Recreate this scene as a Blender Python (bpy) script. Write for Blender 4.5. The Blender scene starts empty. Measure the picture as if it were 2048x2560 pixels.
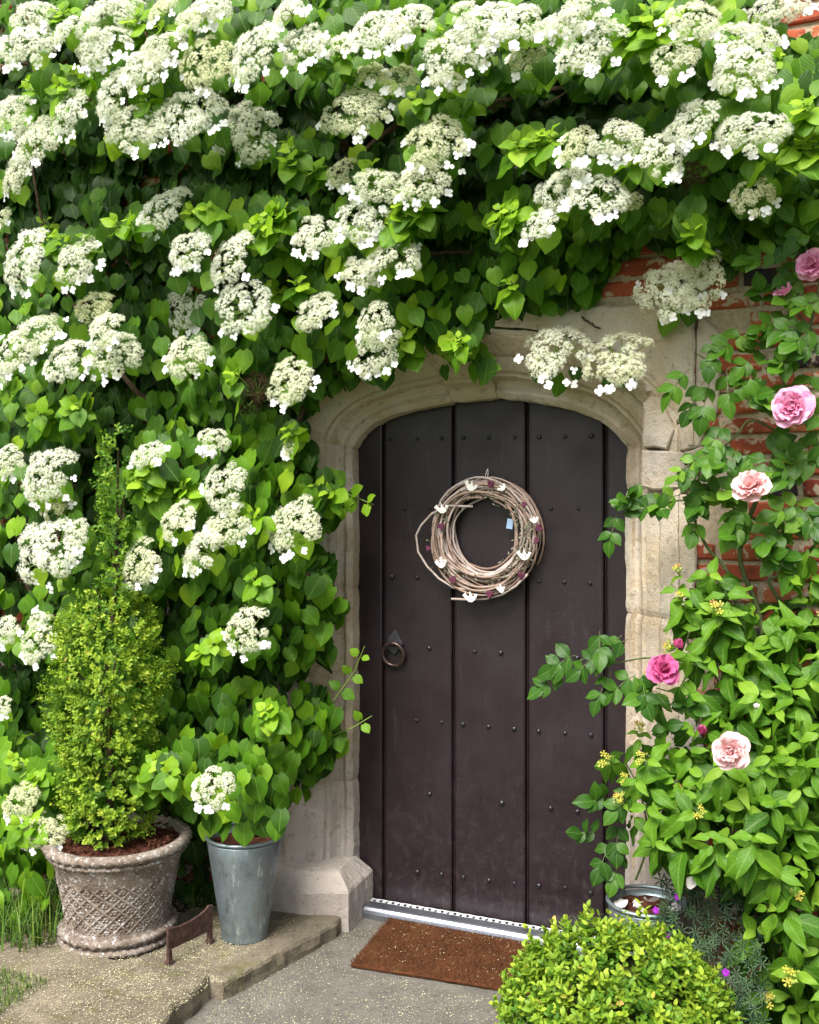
import bpy, bmesh, math, random
import numpy as np
from mathutils import Vector, Matrix, noise as mnoise
from mathutils.bvhtree import BVHTree

random.seed(7); rng = np.random.default_rng(7)
S = bpy.context.scene
COL = S.collection
PI = math.pi
# ------------------------------------------------------------------ camera, sky, sun, exposure
YAW = math.radians(23.2); FPX = 2469.0; HOR = 1272.0
CAM = np.array([1.12, -3.436, 1.53])
FW = np.array([-math.sin(YAW), math.cos(YAW), 0.0]); RT = np.array([math.cos(YAW), math.sin(YAW), 0.0])
cd = bpy.data.cameras.new('camera'); cam = bpy.data.objects.new('camera', cd); COL.objects.link(cam)
cam.location = CAM; cam.rotation_euler = (PI/2, 0, YAW)
cd.sensor_fit = 'HORIZONTAL'; cd.sensor_width = 36.0; cd.lens = 36.0*FPX/2048; cd.shift_y = -8/2048
cd.clip_start = 0.05; cd.clip_end = 500
S.camera = cam
SUN_EL, SUN_AZ = math.radians(53), math.radians(186)      # azimuth measured clockwise from +Y; light from the upper left front
w = bpy.data.worlds.new("World"); S.world = w; w.use_nodes = True
nt = w.node_tree; bg = nt.nodes['Background']; sky = nt.nodes.new('ShaderNodeTexSky')
sky.sky_type = 'NISHITA'; sky.sun_disc = False; sky.sun_elevation = SUN_EL; sky.sun_rotation = SUN_AZ
sky.air_density = 1.0; sky.dust_density = 3.0; sky.ozone_density = 1.0
hs = nt.nodes.new('ShaderNodeHueSaturation'); hs.inputs['Saturation'].default_value = 0.45
nt.links.new(sky.outputs[0], hs.inputs['Color']); nt.links.new(hs.outputs[0], bg.inputs['Color'])
bg.inputs['Strength'].default_value = 0.08
sd = bpy.data.lights.new('sun', 'SUN'); sun = bpy.data.objects.new('sun', sd); COL.objects.link(sun)
sd.energy = 3.0; sd.angle = math.radians(30); sd.color = (1.0, 0.955, 0.88)
sdir = Vector((math.sin(SUN_AZ)*math.cos(SUN_EL), math.cos(SUN_AZ)*math.cos(SUN_EL), math.sin(SUN_EL)))
sun.rotation_euler = sdir.to_track_quat('Z', 'Y').to_euler()
S.view_settings.view_transform = 'Standard'; S.view_settings.look = 'None'
S.view_settings.gamma = 1.0; S.view_settings.use_curve_mapping = False
S.view_settings.exposure = 1.42
S.cycles.max_bounces = 6; S.cycles.transparent_max_bounces = 6

# ------------------------------------------------------------------ helpers
def ray(px, py): return FW + RT*((px-1024)/FPX) + np.array([0, 0, (HOR-py)/FPX])
def at(px, py, y=0.0):
    d = ray(px, py); return CAM + d*((y-CAM[1])/d[1])
def atz(px, py, z=0.0):
    d = ray(px, py); return CAM + d*((z-CAM[2])/d[2])
def k1725(*p): return [v*2048/1725 for v in p]
def proj(P):
    q = np.asarray(P, float)-CAM; dep = q@FW
    return 1024+FPX*(q@RT)/dep, HOR-FPX*q[..., 2]/dep
def nrm(v): v = np.asarray(v, float); return v/np.linalg.norm(v)
def fbm(p, s=1.0, seed=0.0, o=3): return mnoise.fractal(Vector((p[0]*s+seed, p[1]*s-seed, p[2]*s+seed*.7)), 1.0, 2.0, o)

def put(name, me, parent=None, loc=None, mat4=None):
    o = bpy.data.objects.new(name, me); COL.objects.link(o)
    if parent is not None: o.parent = parent
    if mat4 is not None: o.matrix_local = Matrix(mat4.tolist() if hasattr(mat4, 'tolist') else mat4)
    elif loc is not None: o.location = loc
    return o
def thing(name, label, cat, loc=(0, 0, 0), group=None):
    o = bpy.data.objects.new(name, None); COL.objects.link(o); o.location = loc
    o.empty_display_size = .05
    o['label'] = label; o['category'] = cat
    if group: o['group'] = group
    return o
def tag(o, label, cat, group=None):
    o['label'] = label; o['category'] = cat
    if group: o['group'] = group
    return o
def stuff(o): o['kind'] = 'stuff'; return o
def structure(o): o['kind'] = 'structure'; return o
LAY = {}
class G:
    """collects faces for one mesh"""
    def __init__(s): s.v = []; s.f = []; s.uv = []; s.t = []
    def add(s, V, F, t=0.0, uv=None):
        b = len(s.v); s.v += [tuple(p) for p in V]; s.f += [tuple(i+b for i in f) for f in F]
        s.t += list(t) if hasattr(t, '__len__') else [t]*len(V)
        s.uv += [tuple(u) for u in uv] if uv is not None else [(0, 0)]*len(V)
    def box(s, x0, x1, y0, y1, z0, z1, t=0.0):
        V = [(x, y, z) for z in (z0, z1) for y in (y0, y1) for x in (x0, x1)]
        s.add(V, [(0, 2, 3, 1), (4, 5, 7, 6), (0, 1, 5, 4), (2, 6, 7, 3), (0, 4, 6, 2), (1, 3, 7, 5)], t)
    def tube(s, pts, r, n=6, t=0.0, closed=False, cap=True):
        pts = [np.asarray(p, float) for p in pts]; m = len(pts)
        rr = r if hasattr(r, '__len__') else [r]*m
        V = []; up = np.array([.13, .31, .94])
        tg0 = None; nv = None
        for i, p in enumerate(pts):
            a = pts[(i-1) % m] if (closed or i > 0) else p; c = pts[(i+1) % m] if (closed or i < m-1) else p
            tg = c-a; L = np.linalg.norm(tg); tg = tg/L if L > 1e-9 else np.array([0, 0, 1.])
            if nv is None:
                nv = np.cross(tg, up); nv /= np.linalg.norm(nv)+1e-9
            else:
                nv = nv-tg*(nv@tg); nv /= np.linalg.norm(nv)+1e-9
            bn = np.cross(tg, nv)
            for k in range(n):
                a2 = 2*PI*k/n; V.append(p+(nv*math.cos(a2)+bn*math.sin(a2))*rr[i])
        F = [(i*n+k, i*n+(k+1) % n, ((i+1) % m)*n+(k+1) % n, ((i+1) % m)*n+k) for i in range(m if closed else m-1) for k in range(n)]
        if cap and not closed: F += [tuple(reversed(range(n))), tuple((m-1)*n+k for k in range(n))]
        s.add(V, F, t)
    def lathe(s, prof, n=40, t=0.0, close_top=False, cx=0, cy=0):
        V = []; m = len(prof)
        for r, z in prof:
            for k in range(n): V.append((cx+r*math.cos(2*PI*k/n), cy+r*math.sin(2*PI*k/n), z))
        F = [(i*n+k, i*n+(k+1) % n, (i+1)*n+(k+1) % n, (i+1)*n+k) for i in range(m-1) for k in range(n)]
        if close_top: F.append(tuple((m-1)*n+k for k in range(n)))
        s.add(V, F, t)
    def prism(s, pts, y0, y1, t=0.0, bev=0.0):
        """outline in (x, z) extruded from y1 (back) to y0 (front), front edge bevelled"""
        n = len(pts); c = np.mean(pts, axis=0)
        rings = [(1, y1), (1, y0+bev)] + ([(0, y0)] if bev else [])
        V = []
        for q, y in rings:
            for i, p in enumerate(pts):
                p = np.asarray(p, float)
                if q == 0:
                    a = np.asarray(pts[i-1], float); b = np.asarray(pts[(i+1) % n], float)
                    d1 = nrm(a-p); d2 = nrm(b-p); bi = d1+d2
                    L = np.linalg.norm(bi)
                    dirn = bi/L if L > .15 else nrm(c-p)
                    if dirn@(c-p) < 0: dirn = -dirn
                    p = p+dirn*bev
                V.append((p[0], y, p[1]))
        F = []
        for j in range(len(rings)-1):
            F += [(j*n+i, j*n+(i+1) % n, (j+1)*n+(i+1) % n, (j+1)*n+i) for i in range(n)]
        F.append(tuple((len(rings)-1)*n+i for i in range(n)))
        F.append(tuple(reversed(range(n))))
        s.add(V, F, t)
    def mesh(s, name, mat, smooth=False):
        me = bpy.data.meshes.new(name); me.from_pydata(s.v, [], s.f); me.materials.append(mat)
        a = me.attributes.new('tint', 'FLOAT', 'POINT'); a.data.foreach_set('value', np.array(s.t, np.float32))
        if any(u != (0, 0) for u in s.uv):
            ul = me.uv_layers.new(name='UVMap'); li = np.zeros(len(me.loops), np.int32); me.loops.foreach_get('vertex_index', li)
            ul.data.foreach_set('uv', np.array(s.uv, np.float32)[li].ravel())
        if smooth: me.polygons.foreach_set('use_smooth', np.ones(len(me.polygons), bool))
        me.update(); bm = bmesh.new(); bm.from_mesh(me); bmesh.ops.recalc_face_normals(bm, faces=bm.faces); bm.to_mesh(me); bm.free()
        return me
    def obj(s, name, mat, parent=None, smooth=False, **k): return put(name, s.mesh(name, mat, smooth), parent, **k)
def npmesh(name, V, F, mat, uv=None, tint=None, smooth=True):
    me = bpy.data.meshes.new(name); n, m, k = len(V), len(F), F.shape[1]
    me.vertices.add(n); me.vertices.foreach_set('co', V.astype(np.float32).ravel())
    me.loops.add(m*k); me.loops.foreach_set('vertex_index', F.astype(np.int32).ravel())
    me.polygons.add(m); me.polygons.foreach_set('loop_start', np.arange(0, m*k, k, dtype=np.int32))
    if smooth: me.polygons.foreach_set('use_smooth', np.ones(m, bool))
    me.materials.append(mat)
    if tint is not None:
        a = me.attributes.new('tint', 'FLOAT', 'POINT'); a.data.foreach_set('value', tint.astype(np.float32))
    if uv is not None:
        ul = me.uv_layers.new(name='UVMap'); ul.data.foreach_set('uv', uv[F.ravel()].astype(np.float32).ravel())
    me.update(calc_edges=True); return me

# ------------------------------------------------------------------ materials
class M:
    def __init__(s, name, rough=.7, spec=.4, metal=0.0):
        s.m = bpy.data.materials.new(name); s.m.use_nodes = True; s.nt = s.m.node_tree; s.N = s.nt.nodes; s.L = s.nt.links
        s.b = s.N['Principled BSDF']; s.b.inputs['Roughness'].default_value = rough
        s.b.inputs['Specular IOR Level'].default_value = spec; s.b.inputs['Metallic'].default_value = metal
        s.tc = s.N.new('ShaderNodeTexCoord'); s.co = s.tc.outputs['Object']
    def node(s, t, **k):
        n = s.N.new(t)
        for a, v in k.items(): setattr(n, a, v)
        return n
    def noise(s, scale, detail=4, rough=.55, co=None, dist=0.0, stretch=None):
        n = s.node('ShaderNodeTexNoise'); n.inputs['Scale'].default_value = scale; n.inputs['Detail'].default_value = detail
        n.inputs['Roughness'].default_value = rough; n.inputs['Distortion'].default_value = dist
        c = co or s.co
        if stretch:
            mp = s.node('ShaderNodeMapping'); mp.inputs['Scale'].default_value = stretch; s.L.new(c, mp.inputs['Vector']); c = mp.outputs[0]
        s.L.new(c, n.inputs['Vector']); return n.outputs['Fac']
    def ramp(s, fac, stops, interp='LINEAR'):
        r = s.node('ShaderNodeValToRGB'); e = r.color_ramp.elements; r.color_ramp.interpolation = interp
        while len(e) < len(stops): e.new(.5)
        for i, (p, c) in enumerate(stops):
            e[i].position = p; e[i].color = (*c, 1) if len(c) == 3 else c
        s.L.new(fac, r.inputs['Fac']); return r.outputs['Color']
    def g(s, fac, a, b): return s.ramp(fac, [(a, (0, 0, 0)), (b, (1, 1, 1))])
    def mix(s, fac, a, b, mode='MIX'):
        n = s.node('ShaderNodeMix', data_type='RGBA', blend_type=mode)
        for i, v in ((0, fac), (6, a), (7, b)):
            if hasattr(v, 'links') or hasattr(v, 'is_linked'): s.L.new(v, n.inputs[i])
            else: n.inputs[i].default_value = v if i == 0 else (*v, 1)
        return n.outputs[2]
    def math(s, op, a, b=0.0):
        n = s.node('ShaderNodeMath', operation=op)
        for i, v in enumerate((a, b)):
            if hasattr(v, 'is_linked'): s.L.new(v, n.inputs[i])
            else: n.inputs[i].default_value = v
        return n.outputs[0]
    def attr(s, name): n = s.node('ShaderNodeAttribute', attribute_name=name); return n.outputs
    def info(s): return s.node('ShaderNodeObjectInfo').outputs
    def col(s, c):
        if hasattr(c, 'is_linked'): s.L.new(c, s.b.inputs['Base Color'])
        else: s.b.inputs['Base Color'].default_value = (*c, 1)
        return s
    def rough(s, v): s.L.new(v, s.b.inputs['Roughness']); return s
    def bump(s, h, strength=.4, dist=.004):
        n = s.node('ShaderNodeBump'); n.inputs['Strength'].default_value = strength; n.inputs['Distance'].default_value = dist
        s.L.new(h, n.inputs['Height']); s.L.new(n.outputs[0], s.b.inputs['Normal']); return s
    def world(s):
        g = s.node('ShaderNodeNewGeometry'); s.co = g.outputs['Position']; return s

def leaf_material(name, stops, attr, rough=.5, spec=.22, trans=.30, vein=.22, blemish=True):
    m = M(name, rough, spec)
    if attr: t = m.attr('tint')[2]
    else:
        sep = m.node('ShaderNodeSeparateColor'); m.L.new(m.info()['Color'], sep.inputs[0]); t = sep.outputs[0]
    m.world()
    t = m.math('ADD', t, m.math('MULTIPLY', m.math('SUBTRACT', m.noise(30, 2), .5), .22))
    c = m.ramp(t, stops)
    uv = m.tc.outputs['UV']; sx = m.node('ShaderNodeSeparateXYZ'); m.L.new(uv, sx.inputs[0])
    ax = m.math('ABSOLUTE', sx.outputs[0])
    mid = m.math('LESS_THAN', ax, .045)
    # lateral veins: v - 0.7*|u| repeats
    q = m.math('SUBTRACT', sx.outputs[1], m.math('MULTIPLY', ax, .75)); fr = m.math('FRACT', m.math('MULTIPLY', q, 6.0))
    lat = m.math('LESS_THAN', m.math('ABSOLUTE', m.math('SUBTRACT', fr, .5)), .07)
    vn = m.math('MAXIMUM', mid, m.math('MULTIPLY', lat, .55))
    c2 = m.mix(m.math('MULTIPLY', vn, vein), c, (.30, .45, .10))
    if blemish: c2 = m.mix(m.math('MULTIPLY', m.g(m.noise(75, 3), .66, .74), .45), c2, (.17, .12, .03))
    m.col(c2)
    wv = m.math('MULTIPLY', m.math('ABSOLUTE', m.math('SUBTRACT', fr, .5)), 1.0)
    m.bump(m.math('SUBTRACT', wv, m.math('MULTIPLY', mid, .4)), .22, .003)
    tr = m.node('ShaderNodeBsdfTranslucent'); tc = m.mix(1.0, c2, (1.5, 1.7, .7), 'MULTIPLY'); m.L.new(tc, tr.inputs['Color'])
    mx = m.node('ShaderNodeMixShader'); mx.inputs[0].default_value = trans
    out = m.N['Material Output']; m.L.new(m.b.outputs[0], mx.inputs[1]); m.L.new(tr.outputs[0], mx.inputs[2]); m.L.new(mx.outputs[0], out.inputs['Surface'])
    return m.m
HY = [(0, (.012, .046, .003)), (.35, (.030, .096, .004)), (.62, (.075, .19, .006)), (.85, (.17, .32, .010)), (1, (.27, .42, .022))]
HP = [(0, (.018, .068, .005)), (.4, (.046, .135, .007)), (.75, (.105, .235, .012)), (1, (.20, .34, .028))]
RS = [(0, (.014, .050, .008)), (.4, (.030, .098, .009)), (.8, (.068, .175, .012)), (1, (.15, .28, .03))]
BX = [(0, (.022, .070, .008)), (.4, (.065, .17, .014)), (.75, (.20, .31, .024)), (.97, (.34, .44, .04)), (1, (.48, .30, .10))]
LM = {}
for key, st, kw in (('hydrangea', HY, {}), ('hypericum', HP, dict(vein=.2)), ('rose', RS, dict(rough=.36, vein=.15)), ('box', BX, dict(vein=.15, rough=.35, trans=.25, blemish=False))):
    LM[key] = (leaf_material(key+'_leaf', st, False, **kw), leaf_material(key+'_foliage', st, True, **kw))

def simple(name, c, rough=.6, spec=.4, metal=0.0, var=.0, scale=40, bump=0.0):
    m = M(name, rough, spec, metal)
    if var:
        n = m.noise(scale, 4); m.col(m.ramp(n, [(.3, tuple(x*(1-var) for x in c)), (.7, tuple(min(1, x*(1+var)) for x in c))]))
        if bump: m.bump(n, bump, .003)
    else: m.col(c)
    return m.m

def stone_material():
    m = M('limestone', .85, .25).world()
    big = m.noise(4.5, 5, .6); mid = m.noise(18, 6, .65); fine = m.noise(160, 4, .7)
    c = m.ramp(big, [(.28, (.42, .30, .185)), (.42, (.55, .455, .335)), (.54, (.62, .55, .46)), (.66, (.59, .54, .50)), (.76, (.49, .48, .485))])
    c = m.mix(m.math('MULTIPLY', m.g(mid, .52, .70), .55), c, (.37, .31, .23))
    c = m.mix(m.math('MULTIPLY', m.g(m.noise(9, 5, .7, dist=.6), .60, .72), .6), c, (.36, .24, .13))
    # grey lichen / damp weathering low on the stone
    ge = m.node('ShaderNodeSeparateXYZ'); m.L.new(m.co, ge.inputs[0])
    low = m.ramp(m.math('ADD', ge.outputs[2], m.math('MULTIPLY', m.math('SUBTRACT', mid, .5), .5)), [(.25, (1, 1, 1)), (.75, (0, 0, 0))])
    c = m.mix(m.math('MULTIPLY', low, .75), c, (.43, .42, .435))
    c = m.mix(m.math('MULTIPLY', m.g(m.noise(240, 2), .60, .68), .5), c, (.28, .24, .20))
    c = m.mix(m.math('MULTIPLY', m.g(m.noise(34, 4, .7), .58, .66), .55), c, (.24, .20, .15))
    c = m.mix(.8, c, m.ramp(m.info()['Random'], [(0, (.78, .74, .70)), (.35, (1, .97, .92)), (.65, (.92, .88, .90)), (1, (1.0, .92, .80))]), 'MULTIPLY')
    m.col(c)
    h = m.math('ADD', m.math('MULTIPLY', mid, 1.2), m.math('MULTIPLY', fine, .6)); m.bump(h, .9, .009); return m.m
def brick_material(attr):
    m = M('brick_field' if attr else 'brick', .88, .2)
    t = m.attr('tint')[2] if attr else m.info()['Random']
    m.world()
    n1 = m.noise(45, 5, .65); n2 = m.noise(22, 4, .6, dist=.4)
    base = m.ramp(t, [(0, (.31, .068, .033)), (.3, (.39, .092, .040)), (.55, (.43, .135, .058)), (.78, (.23, .045, .028)), (.86, (.035, .032, .038)), (1, (.05, .045, .05))], 'CONSTANT')
    c = m.mix(m.math('MULTIPLY', m.g(n1, .45, .75), .55), base, (.16, .045, .03))
    c = m.mix(m.math('MULTIPLY', m.g(n2, .545, .60), .85), c, (.52, .43, .32))
    m.col(c); m.bump(m.math('ADD', n1, m.math('MULTIPLY', n2, .6)), .8, .006); return m.m
def mortar_material():
    m = M('lime_mortar', .92, .15).world()
    n = m.noise(60, 5, .7); c = m.ramp(n, [(.3, (.36, .27, .185)), (.55, (.50, .405, .29)), (.75, (.58, .50, .39))])
    c = m.mix(m.math('MULTIPLY', m.g(m.noise(210, 2), .66, .72), .7), c, (.12, .10, .08)); m.col(c)
    m.bump(m.math('ADD', n, m.noise(230, 2)), .7, .005); return m.m
def plaster_material():
    m = M('lime_render', .9, .2).world()
    n = m.noise(14, 6, .7, dist=.3); c = m.ramp(n, [(.32, (.37, .31, .26)), (.5, (.50, .42, .33)), (.62, (.58, .51, .41)), (.75, (.44, .43, .43))])
    c = m.mix(m.math('MULTIPLY', m.g(m.noise(170, 2), .68, .73), .8), c, (.10, .08, .07)); m.col(c)
    m.bump(m.math('ADD', n, m.math('MULTIPLY', m.noise(120, 3), .4)), .7, .006); return m.m
def door_material():
    m = M('black_brown_painted_oak', .42, .45)
    m.world()
    g1 = m.noise(6, 6, .65, stretch=(30, 30, 1.2)); g2 = m.noise(3.5, 5, .6); sp = m.noise(230, 1)
    c = m.ramp(g2, [(.3, (.0105, .0042, .0055)), (.55, (.0155, .0082, .0108)), (.75, (.023, .0155, .022))])
    c = m.mix(m.math('MULTIPLY', m.g(g1, .48, .72), .6), c, (.009, .005, .006))
    c = m.mix(m.math('MULTIPLY', m.g(m.noise(4, 6, .7, stretch=(26, 26, .9)), .56, .72), .35), c, (.031, .021, .028))
    c = m.mix(m.math('MULTIPLY', m.g(sp, .735, .76), .5), c, (.25, .22, .2))
    scuff = m.math('MULTIPLY', m.g(m.noise(5, 3, .5, stretch=(6, 6, 1)), .62, .72), m.g(m.noise(60, 3, .6, stretch=(6, 6, 1)), .4, .7))
    c = m.mix(m.math('MULTIPLY', scuff, .22), c, (.12, .10, .13))
    gz = m.node('ShaderNodeSeparateXYZ'); m.L.new(m.co, gz.inputs[0]); dz = m.ramp(gz.outputs[2], [(.05, (1, 1, 1)), (.7, (0, 0, 0))])
    c = m.mix(m.math('MULTIPLY', m.math('MULTIPLY', dz, m.g(m.noise(26, 5, .7), .5, .72)), .22), c, (.13, .11, .10)); m.col(c)
    m.rough(m.ramp(m.noise(9, 4), [(.3, (.36,)*3), (.7, (.52,)*3)])); m.bump(g1, .25, .003); return m.m
def paving_material(name, a, b, speck, moss=0.0):
    m = M(name, .9, .2).world()
    n = m.noise(7, 6, .65); f = m.noise(120, 4, .75)
    c = m.ramp(n, [(.3, a), (.7, b)])
    c = m.mix(m.math('MULTIPLY', m.g(f, .5, .7), .45), c, tuple(x*.5 for x in a))
    c = m.mix(m.math('MULTIPLY', m.g(m.noise(330, 2), .60, .66), .7), c, speck)
    c = m.mix(m.math('MULTIPLY', m.g(m.noise(48, 5, .75), .56, .64), .6), c, tuple(x*.42 for x in a))
    c = m.mix(m.math('MULTIPLY', m.g(m.noise(3.2, 5, .7), .50, .66), .35), c, tuple(x*.6 for x in a))
    if moss: c = m.mix(m.math('MULTIPLY', m.g(m.noise(11, 5, .7), .52, .66), moss), c, (.10, .10, .03))
    m.col(c); m.bump(m.math('ADD', n, m.math('MULTIPLY', f, .7)), .9, .009); return m.m
def zinc_material():
    m = M('weathered_zinc', .42, .5, .78).world()
    n = m.noise(9, 5, .65, stretch=(1, 1, .45)); d = m.noise(26, 5, .7, stretch=(1, 1, .25))
    c = m.ramp(n, [(.3, (.17, .22, .25)), (.5, (.30, .37, .41)), (.68, (.24, .25, .22))])
    c = m.mix(m.math('MULTIPLY', m.g(d, .58, .68), .75), c, (.62, .69, .73))
    c = m.mix(m.math('MULTIPLY', m.g(m.noise(15, 5, .7, stretch=(1, 1, .5)), .56, .68), .7), c, (.13, .125, .095))
    c = m.mix(m.math('MULTIPLY', m.g(m.noise(120, 3), .6, .72), .5), c, (.16, .16, .15))
    m.col(c); m.rough(m.ramp(n, [(.3, (.34,)*3), (.7, (.58,)*3)])); m.bump(d, .12, .003); return m.m
def planter_material():
    m = M('cast_stone', .9, .2).world()
    n = m.noise(14, 6, .7); f = m.noise(110, 4, .7)
    c = m.ramp(n, [(.3, (.105, .080, .064)), (.5, (.215, .172, .138)), (.7, (.35, .315, .28))])
    c = m.mix(m.math('MULTIPLY', m.g(f, .5, .7), .6), c, (.08, .058, .045))
    c = m.mix(m.math('MULTIPLY', m.g(m.noise(75, 3, .6), .575, .64), .8), c, (.52, .51, .52)); m.col(c)
    m.bump(m.math('ADD', n, f), .8, .006); return m.m
def rust_material():
    m = M('rusty_iron', .8, .3, .2).world(); n = m.noise(40, 6, .7)
    m.col(m.ramp(n, [(.3, (.032, .020, .018)), (.5, (.070, .036, .028)), (.72, (.12, .075, .06))])); m.bump(n, .6, .003); return m.m

STONE = stone_material(); BRICK = brick_material(False); BRICKF = brick_material(True); MORTAR = mortar_material(); PLASTER = plaster_material()
DOOR = door_material(); ZINC = zinc_material(); CAST = planter_material(); RUST = rust_material()
PATH = paving_material('concrete_path_surface', (.105, .097, .085), (.185, .172, .15), (.30, .28, .22))
SLAB = paving_material('weathered_paving_stone', (.12, .10, .075), (.24, .205, .15), (.40, .36, .24), .6)
IRON = simple('black_iron', (.03, .028, .033), .38, .5, .6, .3, 60, .4)
SOIL = simple('potting_soil', (.03, .016, .011), .95, .1, 0, .6, 90, .9)
BARK = simple('vine_bark', (.085, .055, .035), .9, .2, 0, .5, 70, .8)
CANE = simple('green_cane', (.075, .10, .03), .6, .3, 0, .35, 60, .3)
SHOOT = simple('young_stem', (.17, .26, .05), .55, .3, 0, .2, 60)
ALU = simple('brushed_aluminium', (.42, .45, .52), .34, .5, .95, .12, 30)
STERILE = None

# ================================================================== structure: ground, path, steps
g = G(); g.add([(-60, -80, -.03), (60, -80, -.03), (60, .6, -.03), (-60, .6, -.03)], [(0, 1, 2, 3)])
lawn = M('lawn', .9, .2).world(); lawn.col(lawn.ramp(lawn.noise(3, 6, .7), [(.3, (.035, .075, .014)), (.7, (.075, .13, .028))])); lawn.bump(lawn.noise(60, 3), .8, .02)
structure(g.obj('lawn', lawn.m))
def wobbly_slab(name, outline, z0, z1, mat, amp=.004, step=.03):
    """paving stone with a worn, uneven arris and top"""
    pts = []
    for i in range(len(outline)):
        a = np.array(outline[i]); b = np.array(outline[(i+1) % len(outline)]); n = max(2, int(np.linalg.norm(b-a)/step))
        pts += [a+(b-a)*k/n for k in range(n)]
    pts = np.array(pts); c = pts.mean(0); n = len(pts); G_ = G(); V = []
    rings = ((0, z0), (.0, (z0+z1)/2), (.002, z1-.014), (.008, z1-.005), (.022, z1), (.07, z1+.001), (.16, z1))
    for off, z in rings:
        for p in pts:
            d = nrm(c-p); j = fbm((p[0], p[1], z), 14, 3)*.012+fbm((p[0], p[1], z), 45, 9)*.006
            q = p+d*(off*(1+.8*fbm((p[0], p[1], 0), 9, 5))+j*(1 if off < .05 else .3)); V.append((q[0], q[1], z+fbm((q[0], q[1], 0), 8, 1)*amp))
    F = [(j*n+i, j*n+(i+1) % n, (j+1)*n+(i+1) % n, (j+1)*n+i) for j in range(len(rings)-1) for i in range(n)]
    F.append(tuple((len(rings)-1)*n+i for i in range(n))); G_.add(V, F)
    return structure(G_.obj(name, mat))
gx = np.linspace(-.75, 1.5, 46); gy = np.linspace(-7, .05, 90); g = G()
V = [(x, y, fbm((x, y, 0), 3, 2)*.004) for y in gy for x in gx]; nx = len(gx)
g.add(V, [(j*nx+i, j*nx+i+1, (j+1)*nx+i+1, (j+1)*nx+i) for j in range(len(gy)-1) for i in range(nx-1)])
structure(g.obj('path', PATH, smooth=True))
wobbly_slab('paving_slab', [(-.505, -.31), (-.615, -.845), (-1.1, -.87), (-2.3, -.9), (-2.3, -.50), (-1.3, -.47), (-.90, -.44), (-.83, -.24), (-.52, -.22)], -.02, .060, SLAB)
wobbly_slab('paving_slab', [(-.668, -.835), (-.655, -1.0), (-.63, -1.14), (-.60, -1.9), (-2.4, -2.0), (-2.4, -.92), (-1.1, -.885)], -.02, .078, SLAB, .006)
g = G()
gx = np.linspace(.35, 2.6, 30); gy = np.linspace(-2.2, -.16, 26); nx = len(gx)
g.add([(x, y, .022+fbm((x, y, 0), 5, 4)*.02+(-.05 if (x < .46 or y < -2.1) else 0)) for y in gy for x in gx], [(j*nx+i, j*nx+i+1, (j+1)*nx+i+1, (j+1)*nx+i) for j in range(len(gy)-1) for i in range(nx-1)])
structure(g.obj('soil_bed', SOIL, smooth=True))

g = G(); gx = np.linspace(-2.4, -.78, 24); gy = np.linspace(-.62, -.17, 12); nx = len(gx)
g.add([(x, y, .02+fbm((x, y, 0), 8, 4)*.02) for y in gy for x in gx], [(j*nx+i, j*nx+i+1, (j+1)*nx+i+1, (j+1)*nx+i) for j in range(len(gy)-1) for i in range(nx-1)])
structure(g.obj('soil_strip', SOIL, smooth=True))
# ================================================================== stone doorway
WY = -.20                                     # face of the brick wall; the door stands at y = 0
arch_px = [(742, 945), (748, 928), (762, 910), (783, 895), (810, 881), (840, 871), (870, 862), (910, 854), (950, 847), (1000, 842), (1045, 840), (1080, 841), (1115, 845), (1160, 853), (1200, 862), (1232, 873), (1260, 886), (1280, 900), (1297, 917), (1309, 931), (1317, 944)]
arch = [at(*k1725(x, y), -.06)[[0, 2]] for x, y in arch_px]
XL = arch[0][0]; XR = arch[-1][0]
path_pts = [np.array([XL, z]) for z in np.arange(.0, arch[0][1]-.01, .035)] + arch + [np.array([XR, z]) for z in np.arange(arch[-1][1]-.035, -.01, -.035)]
path_pts = np.array(path_pts)
tan = np.gradient(path_pts, axis=0); tan /= np.linalg.norm(tan, axis=1)[:, None]
for _ in range(3): tan[1:-1] = (tan[:-2]+2*tan[1:-1]+tan[2:])/4
tan /= np.linalg.norm(tan, axis=1)[:, None]
nor = np.stack([-tan[:, 1], tan[:, 0]], 1)       # outward (left of travel)
arc = np.concatenate([[0], np.cumsum(np.linalg.norm(np.diff(path_pts, axis=0), axis=1))])
PROF = [(.0, .03), (.0, -.052), (.006, -.060), (.018, -.072), (.024, -.068), (.034, -.062), (.046, -.066), (.056, -.080), (.062, -.104), (.066, -.118), (.080, -.120), (.083, -.138), (.10, -.150), (.130, -.166), (.137, -.184), (.16, -.204), (.19, -.226), (.20, -.228)]
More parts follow.
